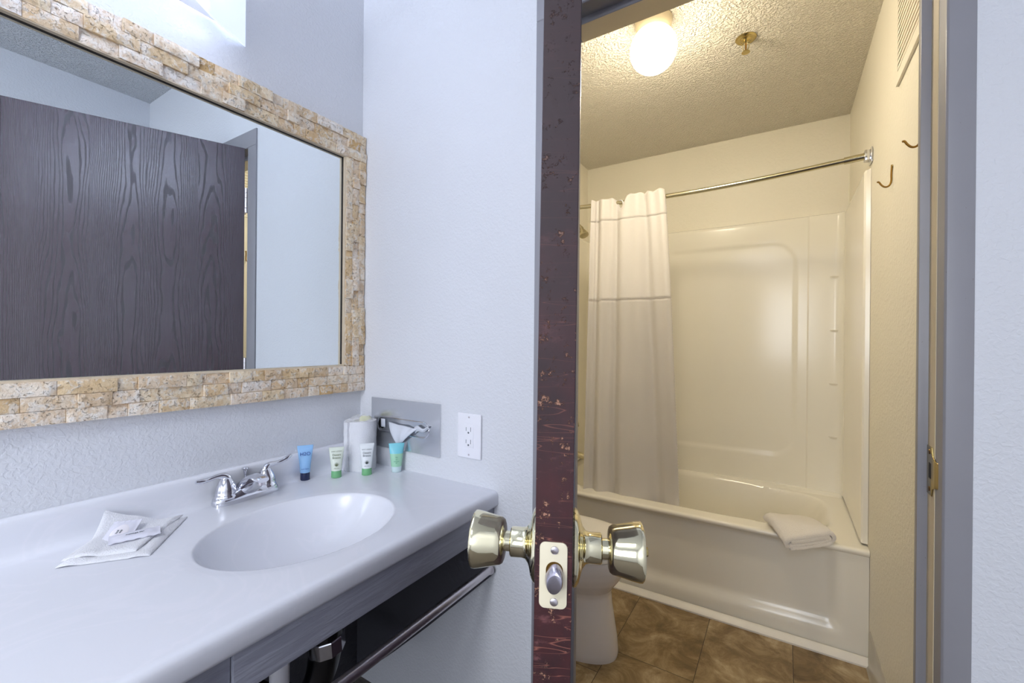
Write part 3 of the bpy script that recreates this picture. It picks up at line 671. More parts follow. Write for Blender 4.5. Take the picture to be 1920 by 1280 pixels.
def aloe(root, R_, H_, rcap, hcap, z, mat):
    b = nm(); d = dface(rcap, hcap, H_, z) + .0012
    for k in range(9):
        a = (k - 4) / 4 * 1.05; L = .0125 * (1 - .25 * abs(k - 4) / 4); w_ = .0009
        p = [Vector((-w_, 0, 0)), Vector((w_, 0, 0)), Vector((w_ * .7 + math.sin(a) * L * .5, 0, math.cos(a) * L * .5)), Vector((math.sin(a * 1.1) * L, -.0006, math.cos(a * 1.1) * L)), Vector((-w_ * .7 + math.sin(a) * L * .5, 0, math.cos(a) * L * .5))]
        prism(b, [(q.x, q.z) for q in p], lambda q: R_ @ Vector((q[0], d + .0001 - q[1] * .12, z + q[1])), lambda q: R_ @ Vector((q[0], d - .0002 - q[1] * .12, z + q[1])))
    link('plant_emblem', b, mat, root)
for nm_, x, y, zt, bm_, ink, lab in (('shampoo_tube', -1.0955, .8005, .8015, 'tube_ivory', 'ink_olive', 'ivory tube with green cap between the blue tube and the rolled towel'), ('conditioner_tube', -1.0425, .865, .807, 'tube_white', 'ink_gray', 'white tube with green cap standing in front of the rolled towel')):
    q, R_, H_ = mk_tube(nm_, x, y, .0142, .0205, .0205, zt, 'cap_green', bm_, lab, 'tube')
    lett(q, R_, H_, .0142, .0205, 'BODY  LOTION', .0040, .075, ink)
    lett(q, R_, H_, .0142, .0205, 'Desert', .0082, .0655, ink); lett(q, R_, H_, .0142, .0205, 'Breeze', .0082, .0575, ink)
    aloe(q, R_, H_, .0142, .0205, .034, 'ink_plant' if ink == 'ink_gray' else 'ink_olive')
    lett(q, R_, H_, .0142, .0205, 'aloe vera', .0038, .0285, ink)
q, R_, loft = toiletry('gel_tube', -.990, .932, 0, 0, 0, 0, None, 'translucent green gel tube with teal top standing below the tissue plate', 'tube')
link('tube_base', loft(.0002, .018, .0135, .0125, .0155, .0145, 3), 'clear_dome', q, bevel=.001)
link('tube_body', loft(.018, .056, .0155, .0145, .0195, .0095, 8), 'gel_green', q)
link('crimp', loft(.056, .0865, .0195, .0095, .0232, .0016, 8), 'teal_band', q)
for z, s_2 in ((.046, 'h2o'), (.040, 'spa'), (.034, 'shampoo'), (.030, 'gel')): lettering(q, R_, s_2, .0044, z, .0145 - (z - .018) * .13 + .0012, 'ink_green')

# washcloth on the counter, back corner leaning up the splash
WA, WB, WC, WD = Vector((-1.057, .219, CZ)), Vector((-1.163, .312, .757)), Vector((-1.118, .438, .7165)), Vector((-.976, .324, CZ))
def cloth_pt(u, v, h=0):  # u: A->B ... ; quad bilinear with folds
    p = WA.lerp(WB, v).lerp(WD.lerp(WC, v), u)
    e = min(u, 1 - u, v, 1 - v)
    low = CZ + .001
    wav = .003 * math.sin(u * 7 + v * 3) * ss(e * 8) + .0035 * noise.noise(Vector((u * 4, v * 4, h * 300)))
    z = low + h + max(0, wav)
    # follow the coved splash
    if p.x < -1.13: z += ((-1.13 - p.x) / .033) ** 1.3 * .040
    return Vector((p.x, p.y, z))
wc = empty('washcloth', (-1.05, .32, CZ), label='folded white washcloth lying on the counter left of the sink', cat='washcloth')
def slab_(fn, th, nu, nv):
    b = nm()
    def top(u, v):
        e = min(u, 1 - u, v, 1 - v); return fn(u, v) + Vector((0, 0, th * (1 - (1 - min(1, e * 14)) ** 2 * .75)))
    T = grid(b, top, nu, nv); Bt = grid(b, lambda u, v: fn(u, v), nu, nv)
    per = [(i, 0) for i in range(nu)] + [(nu, j) for j in range(nv)] + [(i, nv) for i in range(nu, 0, -1)] + [(0, j) for j in range(nv, 0, -1)]
    for k in range(len(per)):
        (i, j), (i2, j2) = per[k], per[(k + 1) % len(per)]; b.faces.new((T[i][j], T[i2][j2], Bt[i2][j2], Bt[i][j]))
    return b
b = slab_(lambda u, v: cloth_pt(u, v), .0045, 40, 40); link('lower_layer', b, 'terry_white', wc, sharp=80)
b = slab_(lambda u, v: cloth_pt(.0 + u * (.80 + .14 * v), .10 + v * .90, .0047), .0055, 40, 40); link('folded_layer', b, 'terry_white', wc, sharp=80)
def on_cloth(u, v): return cloth_pt(u, v, .0047) + Vector((0, 0, .0062))
# two small packets
def packet(name, c, ax, ay, w_, l_, th, mat, label, bulge=True, textbody=''):
    c = Vector(c); ax = Vector(ax).normalized(); n_ = ax.cross(Vector(ay)).normalized(); ay = n_.cross(ax); b = nm()
    root = empty(name, c, 0, label, 'soap packet')
    def fn(s):
        def f_(u, v):
            x, y = (u - .5), (v - .5); e = max(0, 1 - (abs(x) * 2.3) ** 4 - (abs(y) * 2.3) ** 4) if bulge else 0
            return c + ax * x * w_ + ay * y * l_ + n_ * (s * (.0004 + th * e) + (.0008 * math.sin(x * 30) * (abs(y) > .42)) + th * .8)
        return f_
    T = grid(b, fn(1), 20, 20); Bt = grid(b, fn(-.6), 20, 20)
    per = [(i, 0) for i in range(20)] + [(20, j) for j in range(20)] + [(i, 20) for i in range(20, 0, -1)] + [(0, j) for j in range(20, 0, -1)]
    for k in range(80):
        (i, j), (i2, j2) = per[k], per[(k + 1) % 80]; b.faces.new((T[i][j], T[i2][j2], Bt[i2][j2], Bt[i][j]))
    link('pouch', b, mat, root, sharp=70)
    return root, c, ax, ay, n_
r_, c_, ax, ay, n_ = packet('soap_sachet', on_cloth(.36, .60) + Vector((0, 0, .0005)), (.62, .78, 0.0), (-.86, .45, .30), .046, .074, .0035, 'sachet', 'clear sachet holding an oval soap on the washcloth, nearer the wall')
b = nm(); q = bmesh.ops.create_uvsphere(b, u_segments=28, v_segments=14, radius=1)['verts']
for v in q: v.co = c_ + ax * v.co.x * .0150 + ay * v.co.y * .024 + n_ * (v.co.z * .0038 + .0045)
link('oval_soap', b, 'soap', r_)
Mt = Matrix((ay, -ax, n_)).transposed().to_4x4(); Mt.translation = c_ + n_ * .0086 + ay * -.002
text_mesh('lettering', 'facial\nsoap', .0052, 'ink_gray', r_, Mt)
r_, c_, ax, ay, n_ = packet('vanity_packet', on_cloth(.62, .42) + Vector((0, 0, .0022)), (.30, .95, .0), (-.95, .30, .12), .076, .034, .0032, 'sachet', 'slim white packet with one line of print on the washcloth, nearer the sink')
Mt = Matrix((ax, ay, n_)).transposed().to_4x4(); Mt.translation = c_ + n_ * .0072
text_mesh('lettering', 'massage bar', .0056, 'ink_gray', r_, Mt)

# ================================================================== TISSUE PLATE, OUTLET
tp = empty('tissue_dispenser', (-.985, YB, .85), label='stainless recessed tissue dispenser plate on the wall beside the towel roll', cat='tissue dispenser')
b = nm()
outer = [(-1.131, .774), (-.8385, .774), (-.8385, .928), (-1.131, .928)]
slot = rrect(-1.098, -.884, .826, .866, .0195, 6)
# plate with a slot: bridge faces between outer rectangle and slot
def ring_plate(b, outer_rect, inner, y):
    x0, z0, x1, z1 = outer_rect; ov = []
    cx, cz = (min(p[0] for p in inner) + max(p[0] for p in inner)) / 2, (min(p[1] for p in inner) + max(p[1] for p in inner)) / 2
    iv = [b.verts.new((p[0], y, p[1])) for p in inner]
    for p in inner:
        dx, dz = p[0] - cx, p[1] - cz; sx = ((x1 if dx > 0 else x0) - cx) / dx if abs(dx) > 1e-6 else 1e9; sz = ((z1 if dz > 0 else z0) - cz) / dz if abs(dz) > 1e-6 else 1e9
        s = min(abs(sx), abs(sz)); ov.append(b.verts.new((cx + dx * s, y, cz + dz * s)))
    n = len(inner)
    for k in range(n): b.faces.new((ov[k], ov[(k + 1) % n], iv[(k + 1) % n], iv[k]))
    return ov, iv
# add explicit corners by using points aligned with the rectangle corners
cx0, cz0 = (-1.098 - .884) / 2, (.826 + .866) / 2
yF = YB - .0045
b = nm(); x0, x1, z0, z1 = -1.131, -.8385, .774, .928
ov, iv = ring_plate(b, (x0, z0, x1, z1), slot, yF)
b2 = [b.verts.new((v.co.x, YB - .0002, v.co.z)) for v in ov]; i2 = [b.verts.new((v.co.x, YB - .0002, v.co.z)) for v in iv]
n = len(ov)
for k in range(n): b.faces.new((ov[k], b2[k], b2[(k + 1) % n], ov[(k + 1) % n])); b.faces.new((iv[k], iv[(k + 1) % n], i2[(k + 1) % n], i2[k]))
for (cx_, cz_) in ((x0, z0), (x1, z0), (x1, z1), (x0, z1)):   # square the corners the radial fan cuts off
    v_ = min(ov, key=lambda q: (q.co.x - cx_) ** 2 + (q.co.z - cz_) ** 2)
    v_.co.x, v_.co.z = cx_, cz_; w_ = b2[ov.index(v_)]; w_.co.x, w_.co.z = cx_, cz_
link('plate', b, 'brushed_steel', tp, sharp=30)
b = nm()
lp = rrect(-1.101, -.881, .823, .869, .0225, 8); tube(b, [(p[0], yF - .0006, p[1]) for p in lp + [lp[0]]], .0016, 8); link('slot_rim', b, 'chrome', tp)
b = nm(); prism(b, slot, lambda p: (p[0], YB - .0012, p[1]), lambda p: (p[0], YB - .0004, p[1])); link('recess', b, 'brushed_steel', tp)
b = nm(); prism(b, rrect(-1.098, -1.072, .832, .862, .012, 5), lambda p: (p[0], YB - .0022, p[1]), lambda p: (p[0], YB - .0012, p[1])); link('recess_opening', b, 'black_matte', tp)
b = nm()
def tis(u, v):   # tissue pulled out in a fan that narrows to a point, with a twisted tail to the right
    top = Vector((-1.048 + .125 * u, yF - .002 - .004 * math.sin(u * 9) ** 2, .856 - .008 * u + .001 * math.sin(u * 14)))
    bot = Vector((-1.003 + .022 * u, yF - .010 - .002 * math.sin(u * 12), .792 + .010 * u))
    w2 = v ** 1.1; return top.lerp(bot, w2) + Vector((0, -.007 * math.sin(v * PI) - .0015 * math.sin(u * 22) * (1 - v), 0))
grid(b, tis, 30, 14)
g2 = grid(b, lambda u, v: Vector((-.935 + .058 * u, yF - .004 - .003 * math.sin(v * 5), .836 + .016 * u + .004 * math.sin(u * 8) + (.016 * (1 - v) - .002) * (1.3 - u))), 8, 5)
grid(b, lambda u, v: Vector((-1.083 + .019 * u, yF - .002 - .001 * v, .838 + .026 * v)), 4, 4)
o = link('paper_tissue', b, 'tissue', sharp=80, loc=(-1.0, yF, .80)); tag(o, 'white paper tissue pulled out of the steel wall plate', 'tissue')
md = o.modifiers.new('thick', 'SOLIDIFY'); md.thickness = .0006

ol = empty('wall_outlet', (-.733, YB, .85), label='white duplex wall outlet right of the tissue plate', cat='outlet')
b = nm(); box(b, -.7738, -.6920, YB - .0065, YB - .0002, .7885, .9118); link('cover_plate', b, 'plastic_white', ol, bevel=.0035, seg=3)
b = nm(); box(b, -.7500, -.7165, YB - .0075, YB - .006, .818, .882); rc = link('receptacle', b, 'plastic_white', ol, bevel=.0006)
b = nm()
for zc in (.868, .834):
    box(b, -.7420, -.7405, YB - .0078, YB - .0072, zc - .004, zc + .006); box(b, -.7265, -.7250, YB - .0078, YB - .0072, zc - .005, zc + .007)
    lathe(b, [(.0026, 0), (.0026, .0008)], (-.7333, YB - .0072, zc - .0085), (0, -1, 0), 14)
link('slots', b, 'ink_gray', rc)
for zc in (.7985, .9020): b = nm(); lathe(b, [(.0028, 0), (.0024, .0008), (0, .001)], (-.733, YB - .0064, zc), (0, -1, 0), 14, cap=False); link('screw', b, 'satin_chrome', ol)

# ================================================================== BATHTUB
TZ, TY0, TY1 = .392, 1.94, 2.598
TXL, TXR = BL + .001, BR - .001
def recess(x, z):
    a = ss((.205 - .02 * (z / .36) - x) / .055) * ss((x - (TXL + .06)) / .05); top = ss((.375 - z) / .02)
    k = ss((z - .055 - .012 * ss((x + .4) / .6)) / .055)
    return .020 * a * k * (.35 + .65 * top)
icx, icy, iax, iay = (-1.0 + .172) / 2, 2.285, (1.0 + .172) / 2 + .0, .262
def basin(x, y):
    q = (abs((x - icx) / iax) ** 4.5 + abs((y - icy) / iay) ** 4.5) ** (1 / 4.5)
    if q >= 1: return 0
    return -.31 * ss((1 - q) / .30) ** .8
tpath = [('a', 0.0)]
b = nm(); nx = 150; cols = []
for i in range(nx + 1):
    x = TXL + (TXR - TXL) * i / nx; col = []
    for k in range(32):
        z = .368 * k / 31; col.append((x, TY0 + .010 + recess(x, z), z))
    for y, z in ((TY0 + .004, .372), (TY0 + .001, .377), (TY0, .383), (TY0 + .003, .3885), (TY0 + .008, .3912), (TY0 + .014, TZ)): col.append((x, y, z))
    for k in range(1, 91):
        y = TY0 + .014 + (TY1 - TY0 - .014) * k / 90
        z = TZ + basin(x, y)
        if y > 2.545: z += .014 * ss((y - 2.545) / .02)
        if x > .172 + .03: z += .0
        col.append((x, y, z))
    cols.append([b.verts.new(p) for p in col])
for A, B in zip(cols, cols[1:]):
    for k in range(len(A) - 1): b.faces.new((A[k], B[k], B[k + 1], A[k + 1]))
tub = link('bathtub', b, 'tub_white', sharp=50, recalc=False, loc=(-.4, 2.27, 0)); tag(tub, 'white built-in bathtub with a smooth recessed apron across the back of the bathroom', 'bathtub')
b = nm(); lathe(b, [(.030, 0), (.030, .003), (.024, .007), (0, .008)], (-.992, 2.285, .315), (1, 0, .25), 26, cap=False); link('overflow_plate', b, 'nickel_pale', tub)

# surround: three moulded walls in one piece, rounded corners, raised right column
ST = .020
def back_depth(x, z):
    d = 0.0
    # rounded recessed panel
    px0, px1, pz0, pz1, rr = -.93, .055, .545, 1.625, .11
    qx = max(px0 + rr - x, x - (px1 - rr), 0); qz = max(pz0 + rr - z, z - (pz1 - rr), 0); dist = rr - math.hypot(qx, qz) if (qx > 0 or qz > 0) else min(x - px0, px1 - x, z - pz0, pz1 - z)
    d += .006 * ss((dist + .004) / .02)
    d -= .007 * ss((x - .1005) / .004)       # column steps forward
    return d
STOP = 1.739
b = nm(); pts = []
xs_ = [BL + .001 + .02 + (.215 - BL - .021) * i / 190 for i in range(191)]
rc_ = .035
def prof_plan():
    P = []
    for i in range(14): P.append(('L', BL + ST, TY0 + .055 + (2.585 - ST - rc_ - TY0 - .055) * i / 13))
    for i in range(1, 8):
        a = PI / 2 * i / 8; P.append(('C', BL + ST + rc_ * (1 - math.cos(a)), 2.598 - ST - rc_ + rc_ * math.sin(a)))
    for i in range(191): P.append(('B', BL + ST + rc_ + (BR - ST - rc_ - BL - ST - rc_) * i / 190, 2.598 - ST))
    for i in range(1, 8):
        a = PI / 2 * i / 8; P.append(('C', BR - ST - rc_ + rc_ * math.sin(a), 2.598 - ST - rc_ + rc_ * math.cos(a)))
    for i in range(14): P.append(('R', BR - ST, 2.578 - rc_ - (2.578 - rc_ - TY0 - .055) * i / 13))
    return P
zs = [TZ + .008 + (STOP - .012 - TZ - .008) * k / 150 for k in range(151)]
colz = []
P = prof_plan()
for kind, x, y in P:
    col = []
    for z in zs:
        yy_ = y + back_depth(x, z) if kind == 'B' else (y - .007 if kind == 'C' and x > 0 else y)
        col.append((x, yy_, z))
    cxm, dy_ = (0, 0)
    last = col[-1]
    if kind == 'B': col += [(last[0], last[1] + .004, STOP - .003), (last[0], last[1] + .010, STOP), (last[0], 2.599, STOP)]
    elif kind == 'L': col += [(x - .004, y, STOP - .003), (x - .01, y, STOP), (BL + .001, y, STOP)]
    elif kind == 'R': col += [(x + .004, y, STOP - .003), (x + .01, y, STOP), (BR - .001, y, STOP)]
    else:
        sx_ = -1 if x < 0 else 1; col += [(last[0] + sx_ * .003, last[1] + .003, STOP - .003), (last[0] + sx_ * .007, last[1] + .007, STOP), (last[0] + sx_ * .018, min(2.599, last[1] + .018), STOP)]
    colz.append([b.verts.new(p) for p in col])
# turn the front edges to the wall
for side, idx in ((-1, 0), (1, -1)):
    base = [v.co.copy() for v in colz[idx]]; X0 = BL + .001 if side < 0 else BR - .001
    e1 = [b.verts.new((min(max(q.x + side * .006, BL + .001), BR - .001), q.y - .006, q.z)) for q in base]; e2 = [b.verts.new((X0, q.y - .008, q.z)) for q in base]
    if side < 0: colz = [e2, e1] + colz
    else: colz = colz + [e1, e2]
for A, B in zip(colz, colz[1:]):
    for k in range(len(A) - 1): b.faces.new((A[k], B[k], B[k + 1], A[k + 1]))
sur = link('tub_surround', b, 'tub_white', sharp=35, recalc=True, loc=(-.4, 2.59, TZ)); tag(sur, 'glossy cream white moulded shower surround with a rounded panel above the tub', 'shower surround')
for z in (.670, .925, 1.18, 1.437):     # four shallow moulded ledges in the corner column
    b = nm()
    for k in range(2): pass
    def ledge(u, v):
        a = PI * u
        return Vector((.2045 + .018 * (u - .5) * 2 * (1 - .25 * v), 2.569 - .010 * math.sin(a) * (1 - v), z - .010 * v - .002 * u))
    grid(b, ledge, 12, 4); box(b, .187, .222, 2.5665, 2.5715, z - .0015, z + .0005)
    link('corner_ledge', b, 'tub_white', sur, sharp=60)

# shower fittings
sh = empty('shower_fixture', (BL + ST, 2.28, 1.80), label='small chrome shower head on the left tub wall beside the curtain', cat='shower head')
b = nm(); tube(b, [(BL + ST, 2.28, 1.775), (-1.0, 2.275, 1.785), (-.975, 2.27, 1.765), (-.962, 2.265, 1.745)], .0075, 14, sm=2); link('shower_arm', b, 'nickel_pale', sh)
b = nm(); lathe(b, [(.008, -.012), (.012, 0), (.012, .010), (.021, .030), (.026, .046), (.026, .052), (.020, .054), (0, .054)], (-.962, 2.265, 1.747), (.42, -.25, -.87), 28); hd_ = link('shower_head', b, 'nickel_pale', sh)
b = nm(); lathe(b, [(.026, 0), (.026, .004), (0, .005)], (BL + ST, 2.28, 1.775), (1, 0, 0), 24); link('flange', b, 'nickel_pale', sh)
tf = empty('tub_faucet', (BL + ST, 2.28, .47), label='nickel tub spout and lever on the left tub wall behind the curtain', cat='faucet')
b = nm(); tube(b, [(BL + ST, 2.28, .478), (-.99, 2.28, .478), (-.945, 2.28, .472), (-.935, 2.28, .466)], [.020, .018, .0165, .014], 20, sm=2); link('spout', b, 'nickel_pale', tf)
b = nm(); lathe(b, [(.05, 0), (.05, .004), (.022, .010), (.018, .035), (0, .037)], (BL + ST, 2.28, .70), (1, 0, 0), 32); link('escutcheon', b, 'nickel_pale', tf)
b = nm(); tube(b, [(-1.02, 2.28, .71), (-.995, 2.28, .715), (-.985, 2.28, .66), (-.978, 2.285, .635)], [.008, .007, .006, .005], 12, sm=2); link('lever', b, 'nickel_pale', tf)

# shower rod
RODZ = 1.785
def rody(x): k = (x - BL) / (BR - BL); return 1.985 + .085 * math.sin(PI * k)
rod = empty('shower_rod', (-.4, 2.0, RODZ), label='curved chrome shower rod spanning the tub between both walls', cat='shower rod')
b = nm(); tube(b, [(BL + .02 + (.215 - BL - .02) * i / 30, rody(BL + .02 + (.215 - BL - .02) * i / 30), RODZ) for i in range(31)], .0100, 18); link('rod_tube', b, 'nickel_pale', rod)
b = nm(); tube(b, [(.185 + (.245 - .185) * i / 4, rody(.185 + (.245 - .185) * i / 4), RODZ) for i in range(5)], .0125, 18); link('rod_sleeve', b, 'nickel_pale', rod)
for sx_, X0 in ((-1, BL), (1, BR)):
    b = nm(); a, c = (X0 + .001, X0 + .005) if sx_ < 0 else (X0 - .005, X0 - .001)
    box(b, a, c, rody(X0) - .028, rody(X0) + .028, RODZ - .030, RODZ + .022)
    a2, c2 = (X0 + .003, X0 + .022) if sx_ < 0 else (X0 - .022, X0 - .003)
    box(b, a2, c2, rody(X0) - .017, rody(X0) + .017, RODZ - .019, RODZ + .017); link('bracket', b, 'chrome', rod, bevel=.0015)

# shower curtain
def cx_top(s): return -.805 + (-.472 + .805) * s
def cur(s, z, tz):
    # tz 0 top .. 1 bottom
    xt = cx_top(s); xb = -.830 + (-.385 + .830) * s; x = xt + (xb - xt) * tz ** .8
    gap = math.exp(-((s - .44) / .055) ** 2) * (1 - ss(tz / .12))
    ph = 2 * PI * (s * 3.3 + .22 * math.sin(5 * s)) - .6 + .9 * tz * math.sin(5 * s)
    amp = .010 + .008 * tz; fold = amp * math.sin(ph) + .006 * math.sin(2.3 * ph + 1) * (1 - .4 * tz) + .004 * noise.noise(Vector((s * 6, tz * 5, 0)))
    y = rody(xt) - .022 - .004 * tz + fold + .016 * gap
    x += .006 * math.cos(ph) * (1 - tz * .3)
    return Vector((x, y, z - gap * .055 * (1 - ss(tz / .07)) - (.010 * (1 - ss((s - .30) / .25)) + .006 * math.sin(s * 23) ** 2) * (1 - ss(tz / .05))))
CT, CH, CM, CBt = 1.815, 1.700, 1.315, .335
cu = empty('shower_curtain', (-.62, 2.0, CBt), label='white shower curtain bunched at the left of the tub with a seamed lower half', cat='shower curtain')
def cpart(name, z0, z1, mat, nv, th):
    b = nm(); grid(b, lambda u, v: cur(u, z0 + (z1 - z0) * v, (CT - (z0 + (z1 - z0) * v)) / (CT - CBt)), 130, nv); o = link(name, b, mat, cu, sharp=80)
    md = o.modifiers.new('thickness', 'SOLIDIFY'); md.thickness = th; md.offset = 0; return o
cpart('header_band', CT, CH, 'curtain_white', 14, .0045)
cpart('upper_panel', CH, CM, 'curtain_white', 30, .0018)
cpart('lower_panel', CM, CBt, 'curtain_liner', 70, .0018)
for z in (CH, CM):
    b = nm(); tube(b, [tuple(cur(i / 130, z, (CT - z) / (CT - CBt)) + Vector((0, -.0022, 0))) for i in range(131)], .0011, 6); link('seam', b, 'curtain_white', cu)
b = nm()   # overlocked free edge with tiny loops
for k in range(110):
    z = CT - .05 - (CT - CBt - .06) * k / 109; p = cur(1.0, z, (CT - z) / (CT - CBt)); sphere(b, (p.x + .0012, p.y, p.z), .0022, n=6)
link('edge_stitching', b, 'curtain_white', cu)
for k, s in ((0, .415), (1, .955)):
    p = cur(s, 1.765, .03); b = nm(); torus(b, (p.x, rody(p.x) - .006, RODZ - .012), .021, .0024, (1, .35, 0) if k else (.55, 1, 0)); link('curtain_ring', b, 'nickel_pale' if k else 'plastic_white', cu)

# folded bath towel on the tub rim
tw0 = Vector((.052, 1.972, TZ)); ta = math.radians(28)
def tplace(w_, h_, l_):
    L = (l_ - .5) * .155; x = w_; 
    px_ = tw0.x + x * math.cos(ta) - L * math.sin(ta); py_ = tw0.y + x * math.sin(ta) + L * math.cos(ta)
    taper = 1 - .10 * abs(l_ - .5) * 2 * (abs(l_ - .5) * 2) ** 2
    z = TZ + .002 + h_ * taper + .003 * noise.noise(Vector((px_ * 16, py_ * 16, 1)))
    if py_ < TY0 + .01: z -= (TY0 + .01 - py_) * .42
    elif py_ > TY0 + .075: z -= (py_ - TY0 - .075) * .15
    return (px_, py_, z)
W_ = .078; lay = []
def arc(cx, cz, r, a0, a1, n=10): return [(cx + r * math.cos(a0 + (a1 - a0) * i / n), cz + r * math.sin(a0 + (a1 - a0) * i / n)) for i in range(n + 1)]
lay = [(-W_ + .004, .0165)] + [(-W_ + .02 + i * .02, .0165) for i in range(6)] + arc(W_ - .020, .0245, .0082, -PI / 2, PI / 2) + [(W_ - .03 - i * .02, .0328) for i in range(6)] + [(-W_ + .012, .0325)]
inner_b = ribbon(lay, .0125, tplace, .155, 16, .0014, 70)
ft = empty('folded_towel', (tw0.x, tw0.y, TZ), label='thick white towel folded on the right end of the bathtub rim', cat='towel')
link('inner_fold', inner_b, 'terry_warm', ft, sharp=80)
out_l = [(-W_ + .010, .0065)] + [(-W_ + .02 + i * .02, .006) for i in range(7)] + arc(W_ - .014, .0255, .0195, -PI / 2, PI / 2, 14) + [(W_ - .03 - i * .02, .0455 + .001 * math.sin(i)) for i in range(6)] + [(-W_ + .016, .0445), (-W_ + .002, .040), (-W_ - .006, .031), (-W_ - .003, .022), (-W_ + .004, .016)]
link('outer_fold', ribbon(out_l, .0125, tplace, .155, 18, .0016, 70), 'terry_warm', ft, sharp=80)

# ================================================================== TOILET
tl = empty('toilet', (-.74, 1.5, 0), label='white porcelain toilet half hidden behind the open door', cat='toilet')
TCY = 1.50
def sections(K, n_=2.3, nu=48, sub=6):
    def fn(u, v):
        k = v * (len(K) - 1); i = min(int(k), len(K) - 2); f_ = k - i; f_ = f_
        tip, back, w_, z = [K[i][j] * (1 - f_) + K[i + 1][j] * f_ for j in range(4)]
        cx_ = tip - (tip - back) * .5; a_ = (tip - back) / 2; a = 2 * PI * u; c_, s_1 = math.cos(a), math.sin(a)
        rr = (abs(c_) ** n_ + abs(s_1) ** n_) ** (-1 / n_); wid_ = w_ * (1.0 if c_ > 0 else 1.0)
        return Vector((cx_ + c_ * rr * a_, TCY + s_1 * rr * wid_, z))
    return fn
K = [(-.490, -.93, .100, 0), (-.488, -.93, .102, .012), (-.492, -.92, .100, .06), (-.502, -.91, .096, .12), (-.512, -.90, .093, .18), (-.515, -.90, .094, .215), (-.512, -.92, .102, .232), (-.500, -.94, .118, .25), (-.482, -.95, .138, .275), (-.468, -.955, .153, .305), (-.459, -.96, .162, .335), (-.455, -.96, .166, .36), (-.456, -.96, .166, .370), (-.462, -.96, .160, .374), (-.70, -.72, .01, .374)]
b = nm(); grid(b, sections(K), 60, 56, closed_u=True); link('bowl', b, 'porcelain', tl, sharp=70)
K = [(-.456, -.86, .165, .3745), (-.452, -.86, .168, .378), (-.452, -.86, .168, .386), (-.456, -.86, .164, .389), (-.70, -.72, .01, .389)]
b = nm(); grid(b, sections(K), 60, 12, closed_u=True); link('seat', b, 'white_gloss', tl, sharp=50)
K = [(-.456, -.87, .166, .3895), (-.452, -.87, .169, .393), (-.453, -.87, .168, .401), (-.470, -.87, .155, .406), (-.60, -.80, .06, .409), (-.70, -.72, .005, .4095)]
b = nm(); grid(b, sections(K), 60, 15, closed_u=True); link('lid', b, 'white_gloss', tl, sharp=50)
b = nm(); box(b, -1.055, -.885, 1.29, 1.71, .372, .68); tk = link('tank', b, 'porcelain', tl, bevel=.018, seg=4)
b = nm(); box(b, -1.058, -.875, 1.28, 1.72, .68, .708); link('tank_lid', b, 'porcelain', tl, bevel=.008, seg=3)
b = nm(); tube(b, [(-.885, 1.35, .65), (-.870, 1.35, .65), (-.866, 1.37, .65), (-.866, 1.42, .645)], .006, 12, sm=1); link('flush_lever', b, 'chrome', tk)

# ================================================================== CEILING THINGS
gl = empty('globe_light', (-.383, 1.505, ZB), label='round white glass globe light on the bathroom ceiling', cat='ceiling light')
b = nm(); lathe(b, [(0, 0), (.060, 0), (.062, -.004), (.058, -.022), (.050, -.034), (.045, -.040), (0, -.040)], (-.383, 1.505, ZB), (0, 0, 1), 40, cap=False); link('lamp_base', b, 'cream_paint', gl)
b = nm(); sphere(b, (-.383, 1.505, 2.1085), .0765, n=48); link('globe', b, 'globe_opal', gl)
sk = empty('fire_sprinkler', (-.122, 1.763, ZB), label='small brass fire sprinkler hanging from the textured bathroom ceiling', cat='sprinkler')
c = (-.122, 1.763, ZB)
b = nm(); lathe(b, [(0, 0), (.034, 0), (.0345, -.002), (.030, -.006), (.024, -.004), (.018, -.006), (.014, -.010), (0, -.010)], c, (0, 0, 1), 36, cap=False); link('escutcheon', b, 'brass_dull', sk)
b = nm(); lathe(b, [(.010, -.008), (.010, -.018), (.007, -.020)], c, (0, 0, 1), 18); link('body', b, 'brass_pale', sk)
b = nm()
tube(b, [(c[0] - .009, c[1], ZB - .018), (c[0] - .011, c[1], ZB - .028), (c[0] - .008, c[1], ZB - .042), (c[0], c[1], ZB - .048)], .0022, 8, sm=2); tube(b, [(c[0] + .009, c[1], ZB - .018), (c[0] + .011, c[1], ZB - .028), (c[0] + .008, c[1], ZB - .042), (c[0], c[1], ZB - .048)], .0022, 8, sm=2); link('frame_arms', b, 'brass_pale', sk)
b = nm(); lathe(b, [(0, -.020), (.0028, -.020), (.0028, -.044), (0, -.044)], c, (0, 0, 1), 12, cap=False); link('glass_bulb', b, 'brass_dark', sk)
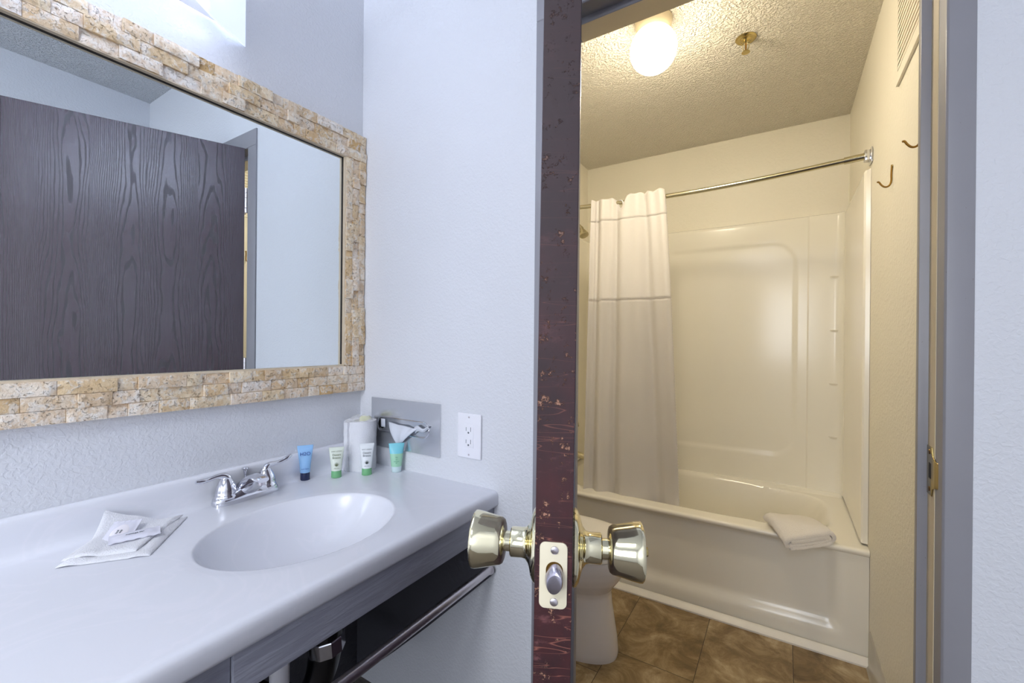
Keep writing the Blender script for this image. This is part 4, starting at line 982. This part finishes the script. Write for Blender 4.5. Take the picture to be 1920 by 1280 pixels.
b = nm(); lathe(b, [(0, -.048), (.013, -.049), (.014, -.051), (0, -.0515)], c, (0, 0, 1), 24, cap=False); link('deflector', b, 'brass_dull', sk)

# vent grille on the right wall
vg = empty('vent_grille', (BR, 1.38, 1.95), label='cream louvred vent grille high on the bathroom right wall', cat='vent')
b = nm(); y0, y1, z0, z1 = 1.20, 1.560, 1.815, 2.11
for a in ((y0, y0 + .022, z0, z1), (y1 - .022, y1, z0, z1), (y0 + .022, y1 - .022, z0, z0 + .030), (y0 + .022, y1 - .022, z1 - .022, z1)): box(b, BR - .007, BR - .0005, *a)
fg = link('grille_frame', b, 'bath_paint', vg)
b = nm(); box(b, BR - .0012, BR - .0004, y0 + .02, y1 - .02, z0 + .028, z1 - .02); link('backing', b, 'cream_paint', vg)
b = nm()
for k in range(15):
    z = z0 + .034 + k * .0158; prism(b, [(BR - .0025, z + .0100), (BR - .0065, z), (BR - .0065, z + .0095), (BR - .0025, z + .0125)], lambda p: (p[0], y0 + .02, p[1]), lambda p: (p[0], y1 - .02, p[1]))
link('louvres', b, 'bath_paint', vg)

# robe hooks
hk = empty('robe_hook', (BR, 1.628, 1.613), label='brass wire robe hook on the bathroom right wall, the fully visible one', cat='hook', group='robe hooks on the bathroom wall')
b = nm(); y = 1.628; tube(b, [(BR - .002, y, 1.626), (BR - .0035, y, 1.600), (BR - .003, y - .001, 1.578), (BR - .008, y, 1.566), (BR - .018, y, 1.5645), (BR - .026, y, 1.573), (BR - .031, y, 1.583), (BR - .035, y, 1.5815)], .0024, 12, sm=3); link('hook_wire', b, 'brass_dark', hk)
b = nm(); lathe(b, [(.0045, 0), (.004, .002), (0, .003)], (BR, y, 1.622), (-1, 0, 0), 16, cap=False); link('screw', b, 'brass_dull', hk)
h2 = hk.copy(); C.objects.link(h2); h2.location = hk.location + Vector((0, -.315 * U, -.006 * U)); h2['label'] = 'brass robe hook on the bathroom right wall half hidden by the door jamb'
for ch in hk.children:
    c2_ = ch.copy(); C.objects.link(c2_); c2_.parent = h2
